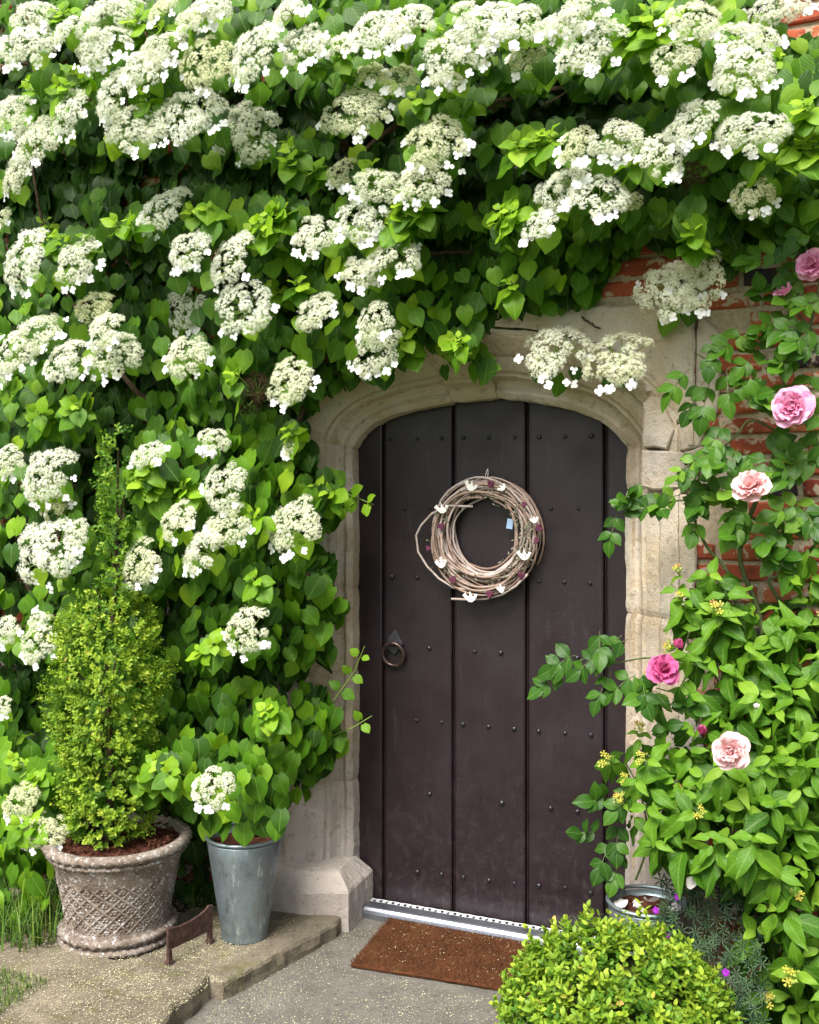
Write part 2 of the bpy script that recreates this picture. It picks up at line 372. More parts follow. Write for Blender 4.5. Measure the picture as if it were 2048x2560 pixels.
def sweep(i0, i1, name, parent, off=0.0, mat=STONE, extra=0.0, amp=.0035, wide=1.0):
    ids = list(range(i0, i1+1)); V = []
    # resample finely
    ss = np.linspace(arc[i0]+(.0028 if off == 0 else 0), arc[i1]-(.0028 if off == 0 else 0), max(4, int((arc[i1]-arc[i0])/.016)))
    P = np.stack([np.interp(ss, arc, path_pts[:, c]) for c in (0, 1)], 1); Nn = np.stack([np.interp(ss, arc, nor[:, c]) for c in (0, 1)], 1)
    Nn /= np.linalg.norm(Nn, axis=1)[:, None]; m = len(PROF)
    for k in range(len(ss)):
        e = min(k, len(ss)-1-k); sh = (.005 if e == 0 else .0012 if e == 1 else 0) if off == 0 else 0
        for (n, y) in PROF:
            n2 = n*wide+off+sh-extra*(n > .02); y2 = y+off*.8+sh-extra*(n > .03)
            p = np.array([P[k][0]+Nn[k][0]*n2, y2, P[k][1]+Nn[k][1]*n2])
            if off == 0:
                a = fbm(p, 7, 4)*amp*1.4+fbm(p, 45, 2)*amp*.6
                p = p+np.array([Nn[k][0]*a, -a*.8, Nn[k][1]*a])
            V.append(p)
    F = [(a*m+b, a*m+b+1, (a+1)*m+b+1, (a+1)*m+b) for a in range(len(ss)-1) for b in range(m-1)]
    if off == 0: F += [tuple(range(m)), tuple((len(ss)-1)*m+b for b in reversed(range(m)))]
    G_ = G(); G_.add(V, F); return G_.obj(name, mat, parent, smooth=False)
def idx_at(z, side):
    if side < 0: return int(np.argmin([abs(p[1]-z)+(9 if i > len(path_pts)//2 else 0)+abs(p[0]-XL)*20 for i, p in enumerate(path_pts)]))
    return int(np.argmin([abs(p[1]-z)+(9 if i < len(path_pts)//2 else 0)+abs(p[0]-XR)*20 for i, p in enumerate(path_pts)]))
doorway = thing('stone_doorway', 'weathered moulded limestone surround with flat pointed arch round the dark door', 'door surround')
def arch_i(px): return int(np.argmin([abs(p[0]-at(*k1725(px, 860), -.06)[0])+(0 if p[1] > arch[0][1]-.01 else 9) for p in path_pts]))
lb = [0, idx_at(.50, -1), idx_at(.92, -1), idx_at(1.24, -1), idx_at(arch[0][1]-.005, -1)]
for a, b in zip(lb[:-1], lb[1:]): sweep(a, b, 'jamb_stone', doorway)
k0, k1 = arch_i(962), arch_i(1042)
sweep(lb[-1], k0, 'arch_stone', doorway, wide=1.12); sweep(k0, k1, 'keystone', doorway, extra=.014, wide=1.05)
rb = [idx_at(arch[-1][1]-.005, 1), idx_at(1.585, 1), idx_at(1.16, 1), idx_at(.62, 1), len(path_pts)-1]
sweep(k1, rb[0], 'arch_stone', doorway, wide=1.12)
for a, b in zip(rb[:-1], rb[1:]): sweep(a, b, 'jamb_stone', doorway)
sweep(0, len(path_pts)-1, 'joint_mortar', doorway, off=.007, mat=MORTAR)
# flat stones beyond the mouldings, outlines read in the plane of the wall face
def T6(pts): return [at(1348+x/2.4643, 600+y/2.4643, -.228)[[0, 2]] for x, y in pts]
def ragged(pts, step=.028, amp=.006, seed=1.0):
    out = []
    for i in range(len(pts)):
        a = np.asarray(pts[i]); b = np.asarray(pts[(i+1) % len(pts)]); n = max(1, int(np.linalg.norm(b-a)/step)); d = nrm(b-a); q = np.array([-d[1], d[0]])
        for k in range(n):
            p = a+(b-a)*k/n; out.append(p+q*fbm((p[0], 0, p[1]), 26, seed, 4)*amp*(1 if k else .3))
    return out
def face_stone(name, pts, y, mat=STONE, seed=1.0, bev=.006, amp=.006):
    G_ = G(); G_.prism(ragged(pts, seed=seed, amp=amp), y, WY+.06, bev=bev)
    return G_.obj(name, mat, doorway)
# left and right spandrels: strips between the outer arch curve and the squared top
outer = [path_pts[i]+nor[i]*(.205*1.12) for i in range(lb[-1]-1, rb[0]+2)]
TOPZ = 2.205
mid_i = len(outer)//2-1
def spandrel(pts, xo, seed):
    lo = [np.array(p) for p in pts]
    poly = lo+[np.array([lo[-1][0], TOPZ]), np.array([xo, TOPZ])] if xo < lo[0][0] or True else lo
    return poly
Lp = [outer[i] for i in range(0, mid_i)]; Rp = [outer[i] for i in range(mid_i, len(outer))]
face_stone('spandrel_stone', [np.array([Lp[0][0]-.10, Lp[0][1]])]+Lp+[np.array([Lp[-1][0], TOPZ]), np.array([Lp[0][0]-.10, TOPZ])], -.224, seed=2)
face_stone('spandrel_stone', Rp+[np.array([Rp[-1][0]+.02, Rp[-1][1]]), np.array([Rp[-1][0]+.02, TOPZ-.03]), np.array([Rp[0][0]+.3, TOPZ]), np.array([Rp[0][0]+.004, TOPZ])], -.224, seed=5)
for i, (pts, y, mat) in enumerate([
    ([(640, 1280), (636, 1010), (690, 955), (748, 975), (838, 1170), (786, 1288)], -.229, STONE),
    ([(648, 940), (640, 690), (560, 640), (540, 560), (600, 470), (950, 445), (958, 700), (945, 990), (830, 1140), (756, 968), (700, 935)], -.222, PLASTER),
    ([(968, 500), (1000, 470), (1105, 560), (1115, 800), (1095, 1060), (1010, 1150), (955, 990), (966, 700)], -.215, PLASTER),
    ([(848, 1180), (838, 1150), (945, 1000), (1005, 1160), (990, 1270), (880, 1300), (800, 1290)], -.218, PLASTER),
    ([(630, 1296), (790, 1300), (880, 1310), (980, 1420), (975, 1520), (700, 1540), (630, 1520)], -.228, STONE),
    ([(880, 1306), (1110, 1250), (1220, 1330), (1240, 1560), (1060, 1560), (985, 1520), (985, 1415)], -.219, PLASTER)]):
    face_stone('face_stone', T6(pts), y, mat, seed=3.1*i+1)
xo = XR+.20
for i, (z0, z1, x1) in enumerate([(1.19, 1.575, .715), (.92, 1.185, .70), (.62, .915, .74), (.30, .615, .66), (.0, .295, .72)]):
    face_stone('face_stone', [np.array(p) for p in ((xo, z0), (x1, z0), (x1+.012, (z0+z1)/2), (x1-.02, z1), (xo, z1))], -.226-.003*(i % 2), seed=7.7+i)
for i, (z0, z1, x0) in enumerate([(1.25, 1.76, -.86), (.93, 1.245, -.80), (.51, .925, -.85), (.0, .505, -.80)]):
    face_stone('face_stone', [np.array(p) for p in ((x0, z0), (XL-.20, z0), (XL-.20, z1), (x0, z1))], -.222, seed=17.7+i)
# octagonal plinth under the near jamb
pl = [(-.505, .0), (-.497, -.12), (-.486, -.245), (-.62, -.302), (-.80, -.318), (-.875, -.25), (-.875, -.1), (-.70, .0)]
g = G(); n = 0; V = []; plf = []
for i in range(len(pl)):
    a, b = np.array(pl[i]), np.array(pl[(i+1) % len(pl)]); k = max(1, int(np.linalg.norm(b-a)/.02)); plf += [a+(b-a)*j/k for j in range(k)]
plf = np.array(plf); pc = np.array([-.70, -.13]); n = len(plf)
for off, z in ((0, -.02), (0, .03), (0, .09), (.001, .138), (.006, .147), (.024, .164), (.050, .190), (.062, .200), (.09, .203)):
    for p in plf:
        q = p+nrm(pc-p)*min(off, .09); j = fbm((q[0], q[1], z), 12, 8)*.008+fbm((q[0], q[1], z), 45, 3)*.004
        V.append((q[0]+(q-pc)[0]*j*3, q[1]+(q-pc)[1]*j*3, z+j*.4))
g.add(V, [(j*n+i, j*n+(i+1) % n, (j+1)*n+(i+1) % n, (j+1)*n+i) for j in range(8) for i in range(n)]+[tuple(8*n+i for i in range(n))])
g.obj('plinth', STONE, doorway)
g = G(); g.tube([at(1348+x/2.4643, 600+y/2.4643, -.24) for x, y in ((968, 485), (970, 520), (966, 552))], .006, 6); g.obj('iron_peg', RUST, doorway)

# ================================================================== plank door
door = thing('plank_door', 'dark brown ledged plank door with rows of iron studs under the stone arch', 'door', (0, 0, 0))
gro = [-.70]+[at(*k1725(x, 1200), 0)[0] for x in (805, 952, 1107, 1272)]+[.62]
for a, b in zip(gro[:-1], gro[1:]):
    g = G(); prof = [(a+.0015, .035), (a+.0015, .012), (a+.004, .006), (a+.008, .0035), (a+.0105, .009), (a+.013, .0095), (a+.0155, .001), (a+.019, 0), (b-.008, 0), (b-.003, .003), (b-.0015, .010), (b-.0015, .035)]
    zs = np.linspace(.035, 2.02, 14); V = [(x, y+fbm((x*3, 0, z), 2, 6)*.0012, z) for z in zs for x, y in prof]; m = len(prof)
    g.add(V, [(j*m+i, j*m+i+1, (j+1)*m+i+1, (j+1)*m+i) for j in range(len(zs)-1) for i in range(m-1)]+[tuple(range(m)), tuple((len(zs)-1)*m+i for i in range(m))])
    g.obj('plank', DOOR, door)
g = G(); g.box(-.7, .62, .037, .05, .02, 2.02); g.obj('back_board', IRON, door)
g = G(); V = []
for r, y in ((.0115, .001), (.0115, -.002), (.0095, -.006), (.005, -.0088), (.0, -.0095)):
    for k in range(8): V.append((r*math.cos(k*PI/4+.3), y, r*math.sin(k*PI/4+.3)))
g.add(V, [(j*8+k, j*8+(k+1) % 8, j*8+8+(k+1) % 8, j*8+8+k) for j in range(4) for k in range(8)])
studme = g.mesh('stud', IRON)
studs = [(822, 925), (879, 924), (930, 923), (976, 922), (1030, 921), (1084, 921), (1136, 920), (1190, 919), (1246, 918)]
studs += [(853, 1071), (905, 1071), (1160, 1071), (1218, 1071), (826, 1215), (879, 1216), (932, 1218), (1135, 1224), (1189, 1226), (1243, 1228)]
studs += [(904, 1365), (1000, 1372), (1055, 1375), (1160, 1381), (1216, 1386), (877, 1517), (930, 1521), (975, 1525), (1029, 1530), (1083, 1535), (1135, 1540), (1190, 1544), (1245, 1548)]
studs += [(905, 1672), (1057, 1691), (1160, 1702), (1216, 1709), (879, 1836), (930, 1841), (976, 1847), (1030, 1854), (1083, 1860), (1135, 1865), (1190, 1869), (1244, 1880), (853, 1075)]
for x, y in studs[:-1]:
    p = at(*k1725(x, y), -.001); o = put('stud', studme, door, loc=p); o.rotation_euler = (0, random.random()*3, 0); sc = random.uniform(.6, .9); o.scale = (sc, sc, sc)
hp = at(*k1725(832, 1352), -.004)
plate = G(); plate.prism([(-.036, -.022), (0, -.048), (.036, -.006), (.004, .052), (-.030, .010)], -.006, .002, bev=.002)
handle = plate.obj('ring_handle', simple('grey_iron_plate', (.075, .072, .085), .38, .5, .6, .3, 60, .4), door, loc=hp)
g = G(); g.tube([(.043*math.cos(t), -.018-.006*math.sin(t), -.045+.043*math.sin(t)) for t in np.linspace(0, 2*PI, 33)[:-1]], .0072, 8, closed=True)
ringm = simple('worn_iron_ring', (.085, .055, .05), .32, .6, .7, .4, 50, .3); g.obj('ring', ringm, handle, smooth=True)
g = G(); g.tube([(0, 0, -.004), (0, -.018, -.0), (0, -.026, -.006), (0, -.018, -.011)], .006, 8); g.obj('staple', IRON, handle, smooth=True)
g = G(); hk = at(*k1725(1028, 1000), 0); g.tube([hk+np.array(v) for v in ((0, .01, 0), (0, -.012, .001), (0, -.026, .004))], .0035, 8)
g.tube([hk+np.array([0, -.026, .004])+.006*np.array([math.cos(t), 0, math.sin(t)]) for t in np.linspace(0, 2*PI, 11)[:-1]], .002, 5, closed=True); g.obj('nail', RUST, door)

# metal sill at the door's foot
sill = thing('door_sill', 'bright aluminium threshold bar with white scrollwork strip at the foot of the door', 'threshold', (0, 0, 0))
g = G(); prof = [(-.035, .0), (-.112, .0), (-.114, .020), (-.111, .032), (-.103, .040), (-.093, .042), (-.086, .038), (-.080, .036), (-.035, .036)]
V = [(x, y, z) for x in np.linspace(-.493, .60, 9) for y, z in prof]; m = len(prof)
g.add(V, [(j*m+i, j*m+(i+1) % m, (j+1)*m+(i+1) % m, (j+1)*m+i) for j in range(8) for i in range(m)]+[tuple(range(m)), tuple(8*m+i for i in range(m))])
g.obj('bar', ALU, sill, smooth=False)
g = G(); g.box(-.52, .60, -.0345, -.003, .005, .030); g.obj('channel', IRON, sill)
g = G()
for i in range(21):
    x0 = -.485+i*.050
    for sgn in (-1, 1):
        c = np.array([x0+sgn*.012, -.020, .034]); g.tube([c+np.array([math.cos(t)*(.0035+t*.0016), math.sin(t)*(.0035+t*.0013)*sgn, .0]) for t in np.linspace(0, 5.4, 11)], .0022, 5)
    g.tube([(x0-.025, -.032, .034), (x0, -.0335, .034), (x0+.025, -.032, .034)], .0015, 4); g.tube([(x0-.025, -.006, .034), (x0, -.009, .034), (x0+.025, -.006, .034)], .0015, 4)
stuff(g.obj('scrollwork', simple('white_metal_scroll', (.75, .77, .8), .4, .5, .2), sill))

# ================================================================== plants: leaf templates and registry
def leaf_template(hw, curl, fold, lobes=0.0, wave=0.0, cols=(-1, -.5, 0, .5, 1), ts=(0, .12, .3, .5, .7, .86, 1)):
    V = []; UV = []
    for j, t in enumerate(ts):
        h = np.interp(t, [0, .12, .3, .5, .7, .86, .95, 1], hw)
        for c in cols:
            x = c*h; back = -lobes*abs(c)**1.5*max(0, 1-t/.25)
            tt = t+back; z = -curl*tt*tt+fold*abs(x)*(1-.3*t)+wave*math.sin(9*t+c*3)*abs(c)*.05-.25*abs(c)**3*h*.35
            V.append((x, tt, z)); UV.append((c*h*2, t))
    n = len(cols); F = [(j*n+i, j*n+i+1, (j+1)*n+i+1, (j+1)*n+i) for j in range(len(ts)-1) for i in range(n-1)]
    return np.array(V, float), np.array(F), np.array(UV, float)
HWH = [.16, .36, .46, .43, .31, .16, .07, .012]; HWR = [.03, .20, .34, .37, .29, .15, .06, .01]; HWP = [.05, .17, .25, .25, .18, .09, .04, .008]
TPL = {'hydrangea': [leaf_template(HWH, c, f, .13, w) for c, f, w in ((.15, .14, 1), (.28, .08, -1), (.08, .28, .5), (.42, .2, 1.4), (.2, -.08, -.6), (.04, .06, 1.2))],
       'rose': [leaf_template(HWR, c, f, .02, w, ts=(0, .12, .3, .5, .7, .86, 1)) for c, f, w in ((.2, .25, .5), (.35, .35, -.5), (.05, .15, 1))],
       'hypericum': [leaf_template(HWP, c, f, .02, w) for c, f, w in ((.25, .3, 1.2), (.5, .25, -1.4), (.1, .5, 1.6), (.7, .4, .8), (.35, .15, 2.0))],
       'box': [leaf_template([.06, .2, .28, .30, .26, .18, .1, .05], c, f, 0, 0, (-1, 0, 1), (0, .3, .7, 1)) for c, f in ((.1, .3), (.3, .2), (-.1, .35))]}
class Plant:
    def __init__(s, root, kind): s.root = root; s.kind = kind; s.T = []; s.M = []; s.t = []
    def leaf(s, pos, tip, normal, size, tint, tpl=None, wide=1.0):
        d = nrm(tip); n = np.asarray(normal, float); n = n-d*(n@d); L = np.linalg.norm(n)
        if L < 1e-4: n = np.cross(d, [.3, .5, .8]); L = np.linalg.norm(n)
        n /= L; x = np.cross(d, n)
        A = np.eye(4); A[:3, 0] = x*size*wide; A[:3, 1] = d*size; A[:3, 2] = n*size; A[:3, 3] = pos
        s.M.append(A); s.T.append(rng.integers(len(TPL[s.kind])) if tpl is None else tpl); s.t.append(min(1, max(0, tint)))
PLANTS = []
def rv(s=1.0): return rng.normal(0, s, 3)

# ---- climbing hydrangea -------------------------------------------------
hyd = thing('climbing_hydrangea', 'climbing hydrangea with white lacecap flowers covering the wall over the door', 'climbing plant', (-.9, WY, 0))
HO = np.array([-.9, WY, 0])
hy = Plant(hyd, 'hydrangea'); PLANTS.append(hy)
HEADS = '''77 32 100 70 1;61 101 118 95 1;158 69 70 60 1;264 32 135 80 1;248 106 142 82 1;402 16 80 48 .5;515 14 120 50 1;467 45 60 60 .7;394 118 114 70 .9;353 162 142 72 1;511 146 110 110 .35;629 114 134 130 1;268 231 114 90 1;24 280 85 85 .9;166 276 92 92 1;85 337 102 92 .85;329 304 138 96 .9;467 272 152 118 1;609 321 126 114 .9;37 426 102 104 .8;6 540 40 50 .5;402 515 134 92 1;467 613 122 88 1;572 641 122 108 .95;53 641 134 124 1;183 649 108 96 .9;716 20 85 50 1;749 105 114 84 1;940 65 116 92 1;1017 45 112 88 1;855 101 75 50 .9;1130 125 130 108 1;1118 195 70 40 .7;1210 50 122 92 1;1300 45 112 92 1;1155 22 60 45 1;1313 134 75 70 .3;883 268 142 96 .55;996 187 75 65 .2;925 178 62 42 .2;1082 345 146 92 .5;1057 442 132 98 .75;944 455 118 74 .8;900 536 105 114 1;858 426 75 84 .3;785 580 98 92 .9;972 637 138 76 .85;900 675 95 62 .8;1313 394 50 50 .25;1441 28 134 72 1;1474 101 138 108 1;1365 60 50 60 1;1733 41 114 82 .8;1949 5 130 50 1;1859 82 134 64 1;1863 162 130 94 1;1681 138 94 82 .7;1721 300 118 88 1;1876 317 142 82 1;1551 337 118 78 .9;1656 386 94 98 .85;1441 353 78 78 .4;1498 475 126 108 1;1385 475 95 92 1;1417 437 90 50 .9;1345 556 85 76 1;1884 483 86 94 .3;1575 499 50 60 .2;1742 652 95 75 .3;1660 718 150 98 .75;1746 700 114 124 .6;1389 868 134 140 .8;1527 892 166 116 .6;227 762 114 62 .2;89 819 118 85 .75;35 872 95 92 .9;6 930 50 60 .9;162 892 110 92 .9;252 824 112 78 .8;284 879 122 92 .8;459 758 108 112 1;463 880 118 88 .7;605 754 134 118 1;15 1150 70 105 .8;114 1180 120 114 .9;532 1095 72 50 .8;365 1131 85 55 1;556 1208 105 105 .85;134 1265 70 45 .2;102 1371 165 130 1;185 1335 70 60 .8;434 1298 90 88 .6;564 1310 106 90 .6;495 1368 130 92 .8;345 1403 105 105 .5;12 1575 60 70 .9;93 1594 106 90 .9;88 1545 40 50 .9;613 1574 98 95 .7;727 1306 128 128 .65;6 1764 40 50 .9;933 800 84 80 .75;933 865 116 100 .8;718 944 118 100 .6;783 770 122 82 .8;722 1118 36 36 .4;527 1968 90 80 .75;45 2000 90 70 .3;105 2070 110 70 .3;584 239 60 50 -1;1555 146 74 90 -1;1730 430 80 60 -1;625 977 90 90 -1;867 350 60 70 -1;1240 250 60 40 -1'''
HEADS = [tuple(float(v) for v in r.split()) for r in HEADS.split(';')]
SHOOTS = '''145 205 175 90;365 45 150 60;158 25 90 70;373 240 60 50;158 580 190 70;316 560 80 60;507 530 70 70;637 540 130 90;745 390 130 110;704 520 90 80;931 405 60 30;1013 530 110 90;931 572 60 50;1309 357 120 80;1264 544 60 110;1037 243 40 40;834 138 80 60;761 146 70 50;1126 61 50 30;1608 45 120 100;1957 126 70 80;1888 101 60 50;1981 260 90 50;2005 349 100 60;1393 349 80 60;1575 394 60 50;1721 560 60 60;195 1005 90 70;65 1017 100 80;597 916 60 50;400 1180 200 110;629 1273 60 40;320 1320 40 40;519 1614 80 50;649 1789 60 60;625 1460 50 50;705 705 140 70;1026 827 60 60;1144 839 60 70;795 1216 80 60;722 1074 30 30;367 1938 70 90;427 1916 80 60;26 1823 50 50;33 1890 80 60;67 1938 70 50;163 1849 60 60;197 1942 50 50;56 2053 90 60;185 2050 50 50;27 2255 60 50;1290 690 60 50'''
SHOOTS = [tuple(float(v) for v in r.split()) for r in SHOOTS.split(';')]
GAPS = [(560, 250, 60, 40), (150, 700, 30, 40), (700, 760, 50, 40), (1120, 620, 60, 40), (950, 340, 70, 40), (440, 800, 30, 60), (330, 960, 60, 50), (680, 1010, 40, 40), (20, 700, 30, 30), (60, 480, 90, 40), (180, 150, 60, 25), (640, 1690, 60, 25),(330, 440, 330, 52), (90, 530, 110, 50), (720, 300, 105, 60), (355, 690, 75, 80), (620, 450, 180, 45), (1450, 270, 190, 36), (290, 995, 42, 75), (218, 1220, 32, 90), (85, 1770, 62, 85), (60, 1690, 70, 30), (40, 1440, 45, 40), (1640, 460, 70, 30), (860, 360, 40, 40), (1330, 430, 40, 50), (430, 1540, 25, 60), (20, 200, 40, 25), (300, 1130, 30, 40), (400, 2050, 40, 30), (1250, 300, 60, 30), (560, 700, 60, 30), (1540, 140, 30, 40), (1180, 480, 60, 30)]
POLY = [(-170, -170), (1905, -170), (1940, 40), (1965, 110), (2190, 125), (2190, 560), (2050, 645), (1900, 590), (1850, 645), (1720, 650), (1640, 600), (1560, 640), (1520, 690), (1490, 740), (1440, 770), (1330, 780), (1250, 775), (1215, 860), (1190, 895), (1100, 880), (1050, 850), (1000, 880), (970, 935), (900, 945), (840, 965), (790, 1030), (770, 1120), (790, 1180), (860, 1195), (900, 1240), (880, 1280), (800, 1320), (770, 1360), (840, 1400), (855, 1500), (840, 1590), (820, 1650), (770, 1690), (765, 1715), (815, 1735), (852, 1790), (860, 1870), (850, 1915), (790, 1950), (750, 2000), (690, 2020), (640, 2075), (520, 2085), (450, 2050), (330, 2010), (250, 2100), (140, 2170), (100, 2300), (-60, 2330), (-170, 2300)]
PA = np.array(POLY, float)
def inpoly(x, y, P=PA):
    c = False; j = len(P)-1
    for i in range(len(P)):
        if (P[i][1] > y) != (P[j][1] > y) and x < (P[j][0]-P[i][0])*(y-P[i][1])/(P[j][1]-P[i][1])+P[i][0]: c = not c
        j = i
    return c
def edge_dist(x, y, P=PA):
    A = P; B = np.roll(P, -1, 0); d = B-A; q = np.array([x, y])-A; t = np.clip((q*d).sum(1)/(d*d).sum(1), 0, 1); return np.linalg.norm(q-d*t[:, None], axis=1).min()
HA = np.array(HEADS); SA = np.array(SHOOTS)
def base_depth(x, y):
    left = np.interp(x, [0, 500, 750, 900, 1300, 1700, 2048], [.34, .30, .22, .16, .17, .19, .16])
    top = np.interp(y, [0, 250, 520, 700, 1000, 2100], [.20, .14, .04, -.02, -.03, -.05])
    d = left+top
    low = np.interp(y, [1750, 1950, 2080], [0, .17, .30])*np.interp(x, [-170, 250, 640, 760], [.6, .75, 1.5, 0])
    return max(.05, min(d, .05+edge_dist(x, y)*.0021))+low
def gapf(x, y):
    return max([math.exp(-(((x-a)/w)**2+((y-b)/h)**2)**1.5*.6) for a, b, w, h in GAPS])
def bump_depth(x, y):
    s = 0.0
    for A, amp in ((HA, .19), (SA, .20)):
        r = ((x-A[:, 0])/(A[:, 2]*.62+14))**2+((y-A[:, 1]+4)/(A[:, 3]*.6+14))**2; s = max(s, amp*math.exp(-r.min()*.8))
    return s
def depth(x, y): return (base_depth(x, y)+bump_depth(x, y)*min(1, .25+edge_dist(x, y)/140))*(1-.93*gapf(x, y))
def hang(plant, x, y, D, size, tint, up=.55, spread=.5):
    p = at(x, y, WY-D)
    n = np.array([rng.normal(0, .38)+.05, -1, up+rng.normal(0, .34)]); d = np.array([rng.normal(0, spread), -.25+rng.normal(0, .2), -1.])
    d = nrm(d); p = p-d*size*.45
    if rng.random() < .16: n = n+rv(.55)
    plant.leaf(p, d, n, size, tint, wide=rng.uniform(.95, 1.15))
def in_head(x, y, k=.42):
    return (((x-HA[:, 0])/(HA[:, 2]*k))**2+((y-HA[:, 1])/(HA[:, 3]*k))**2).min() < 1
def layer(step, dfun, skip, size, tint):
    for gy in np.arange(-170, 2330, step):
        for gx in np.arange(-170, 2200, step):
            x = gx+rng.uniform(-.55, .55)*step; y = gy+rng.uniform(-.55, .55)*step
            if not inpoly(x, y): continue
            D = dfun(x, y)
            if D is None or skip(x, y): continue
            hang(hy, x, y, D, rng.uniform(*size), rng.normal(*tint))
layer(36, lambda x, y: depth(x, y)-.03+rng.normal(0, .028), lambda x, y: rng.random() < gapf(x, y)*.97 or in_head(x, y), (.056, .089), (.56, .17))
layer(44, lambda x, y: max(.02, depth(x, y)*.62-.02+rng.normal(0, .02)), lambda x, y: rng.random() < gapf(x, y)*.75, (.060, .09), (.32, .15))  # older leaves behind, tinted darker to add shade under the front layer
layer(38, lambda x, y: max(.012, depth(x, y)*.22)+rng.uniform(0, .03), lambda x, y: edge_dist(x, y) < 14, (.074, .108), (.10, .12))  # old innermost leaves, tinted darkest to deepen the shade near the wall
for a, b, gw, gh in GAPS:  # extra leaves in the hollows, their dark tint painting in the shade
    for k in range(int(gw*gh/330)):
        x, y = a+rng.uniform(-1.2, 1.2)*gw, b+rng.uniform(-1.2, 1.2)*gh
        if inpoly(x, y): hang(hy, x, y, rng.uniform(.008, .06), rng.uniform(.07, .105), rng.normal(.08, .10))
for x, y in rng.uniform((-170, -170), (330, 2000), (420, 2)): hang(hy, x, y, rng.uniform(.01, .07), rng.uniform(.075, .105), rng.normal(.12, .10))  # dark-tinted leaves over the bare bricks, shade put into their colour
for k in range(90):  # leaves tinted dark to blacken the shaded gap between planter and bucket
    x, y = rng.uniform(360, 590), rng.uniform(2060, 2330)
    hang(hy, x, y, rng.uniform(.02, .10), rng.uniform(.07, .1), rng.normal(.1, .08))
# bright rosettes of young leaves at the shoot tips
shoot_g = G()
for sx, sy, sw, sh in SHOOTS:
    n = max(1, int(round(sw*sh/2300)))
    for k in range(n):
        for _ in range(20):
            ox, oy = rng.uniform(-.42, .42)*sw, rng.uniform(-.40, .40)*sh
            if (ox/sw)**2+(oy/sh)**2 < .2: break
        x, y = sx+ox, sy+oy; D = depth(x, y)+.02+rng.uniform(0, .03)-oy*.0003
        p = at(x, y, WY-D); ax = nrm([rng.normal(0, .3), -.75, .75+rng.normal(0, .2)])
        e1 = nrm(np.cross(ax, [1, .1, .2])); e2 = np.cross(ax, e1); ph = rng.uniform(0, PI)
        back = p+np.array([rng.normal(0, .02), .10, -.05]); shoot_g.tube([back-HO, (back+p)/2+ax*.008-HO, p-HO], .0022, 5)
        for lev, (cnt, sz, tilt, tn) in enumerate(((2, .030, 1.1, 1.0), (2, .050, .55, .93), (2, .068, .15, .82), (2, .078, -.15, .70))):
            for q in range(cnt):
                if lev and rng.random() < .14: continue
                a = ph+lev*PI/2+q*PI+rng.normal(0, .38); rad = e1*math.cos(a)+e2*math.sin(a)
                d = nrm(rad+ax*tilt+np.array([0, 0, -.35-(.2 if lev > 1 else 0)])); s_ = sz*rng.uniform(.72, 1.2)*(.78+.25*min(1, sw/120))
                hy.leaf(p-ax*.014*lev+rad*.008, d, nrm(ax*1.0-rad*tilt+rv(.1)), s_, tn-.06+rng.normal(0, .10))
# long side shoots that cross the jamb and the door
def side_shoot(px, lens, n, sz, D0):
    pts = [at(x, y, WY-d) for x, y, d in px]; shoot_g.tube([q-HO for q in pts], list(np.linspace(.0035, .0015, len(pts))), 5)
    for i in range(n):
        t = (i+.5)/n*(len(pts)-1); j = min(int(t), len(pts)-2); p = pts[j]+(pts[j+1]-pts[j])*(t-j); d = nrm(pts[j+1]-pts[j])
        for sg in (-1, 1):
            out = nrm(np.cross(d, [0, 1, 0])*sg+d*.4+np.array([0, -.3, -.35])+rv(.15)); s_ = sz*(1.1-.6*i/n)
            hy.leaf(p+out*.012, out, nrm([rng.normal(0, .3), -1, .6]), s_*rng.uniform(.85, 1.1), .5+.45*i/n)
side_shoot([(700, 1240, .05), (790, 1215, .08), (870, 1235, .10), (935, 1262, .11)], 0, 5, .072, 0)
side_shoot([(760, 1270, .06), (820, 1250, .09), (880, 1270, .10)], 0, 3, .07, 0)
side_shoot([(790, 1810, .05), (850, 1730, .05), (885, 1680, .05), (912, 1615, .07)], 0, 4, .050, 0)
side_shoot([(800, 1850, .06), (880, 1820, .06), (930, 1790, .07)], 0, 2, .048, 0)
side_shoot([(60, 2230, .30), (110, 2228, .34), (170, 2225, .38), (205, 2190, .40), (222, 2165, .40)], 0, 4, .055, 0)
side_shoot([(20, 2160, .25), (60, 2220, .34), (100, 2290, .36)], 0, 4, .072, 0)
side_shoot([(1120, 850, .04), (1190, 900, .03), (1225, 935, .03)], 0, 3, .07, 0)
# single leaves under the loose flower heads over the arch and on the brick
for x, y, s_, tn in ((1395, 960, .085, .55), (1345, 935, .06, .4), (1520, 960, .05, .35), (1440, 935, .05, .3), (1665, 800, .095, .72), (1725, 785, .07, .5), (1215, 925, .085, .38), (1190, 900, .05, .35), (1110, 930, .05, .35), (1825, 670, .08, .35), (1560, 950, .05, .3), (960, 945, .08, .3), (880, 950, .08, .3), (1000, 900, .08, .35)):
    hang(hy, x, y, .06, s_, tn, .4, .25)
for k in range(46):
    x, y = rng.uniform(-60, 125), rng.uniform(2110, 2320)
    if x > 150-(y-2110)*.25: continue
    hang(hy, x, y, rng.uniform(.50, .66), rng.uniform(.05, .085), rng.normal(.66, .14), .5, .5)
for x, y in ((700, 2050), (560, 2075), (610, 2085), (655, 2070), (520, 2060), (690, 2075)): hang(hy, x, y, .48, rng.uniform(.06, .08), rng.normal(.5, .1), .35, .3)
for k in range(34): hang(hy, rng.uniform(-40, 200), rng.uniform(1900, 2110), rng.uniform(.42, .60), rng.uniform(.05, .08), rng.normal(.62, .15), .55, .5)
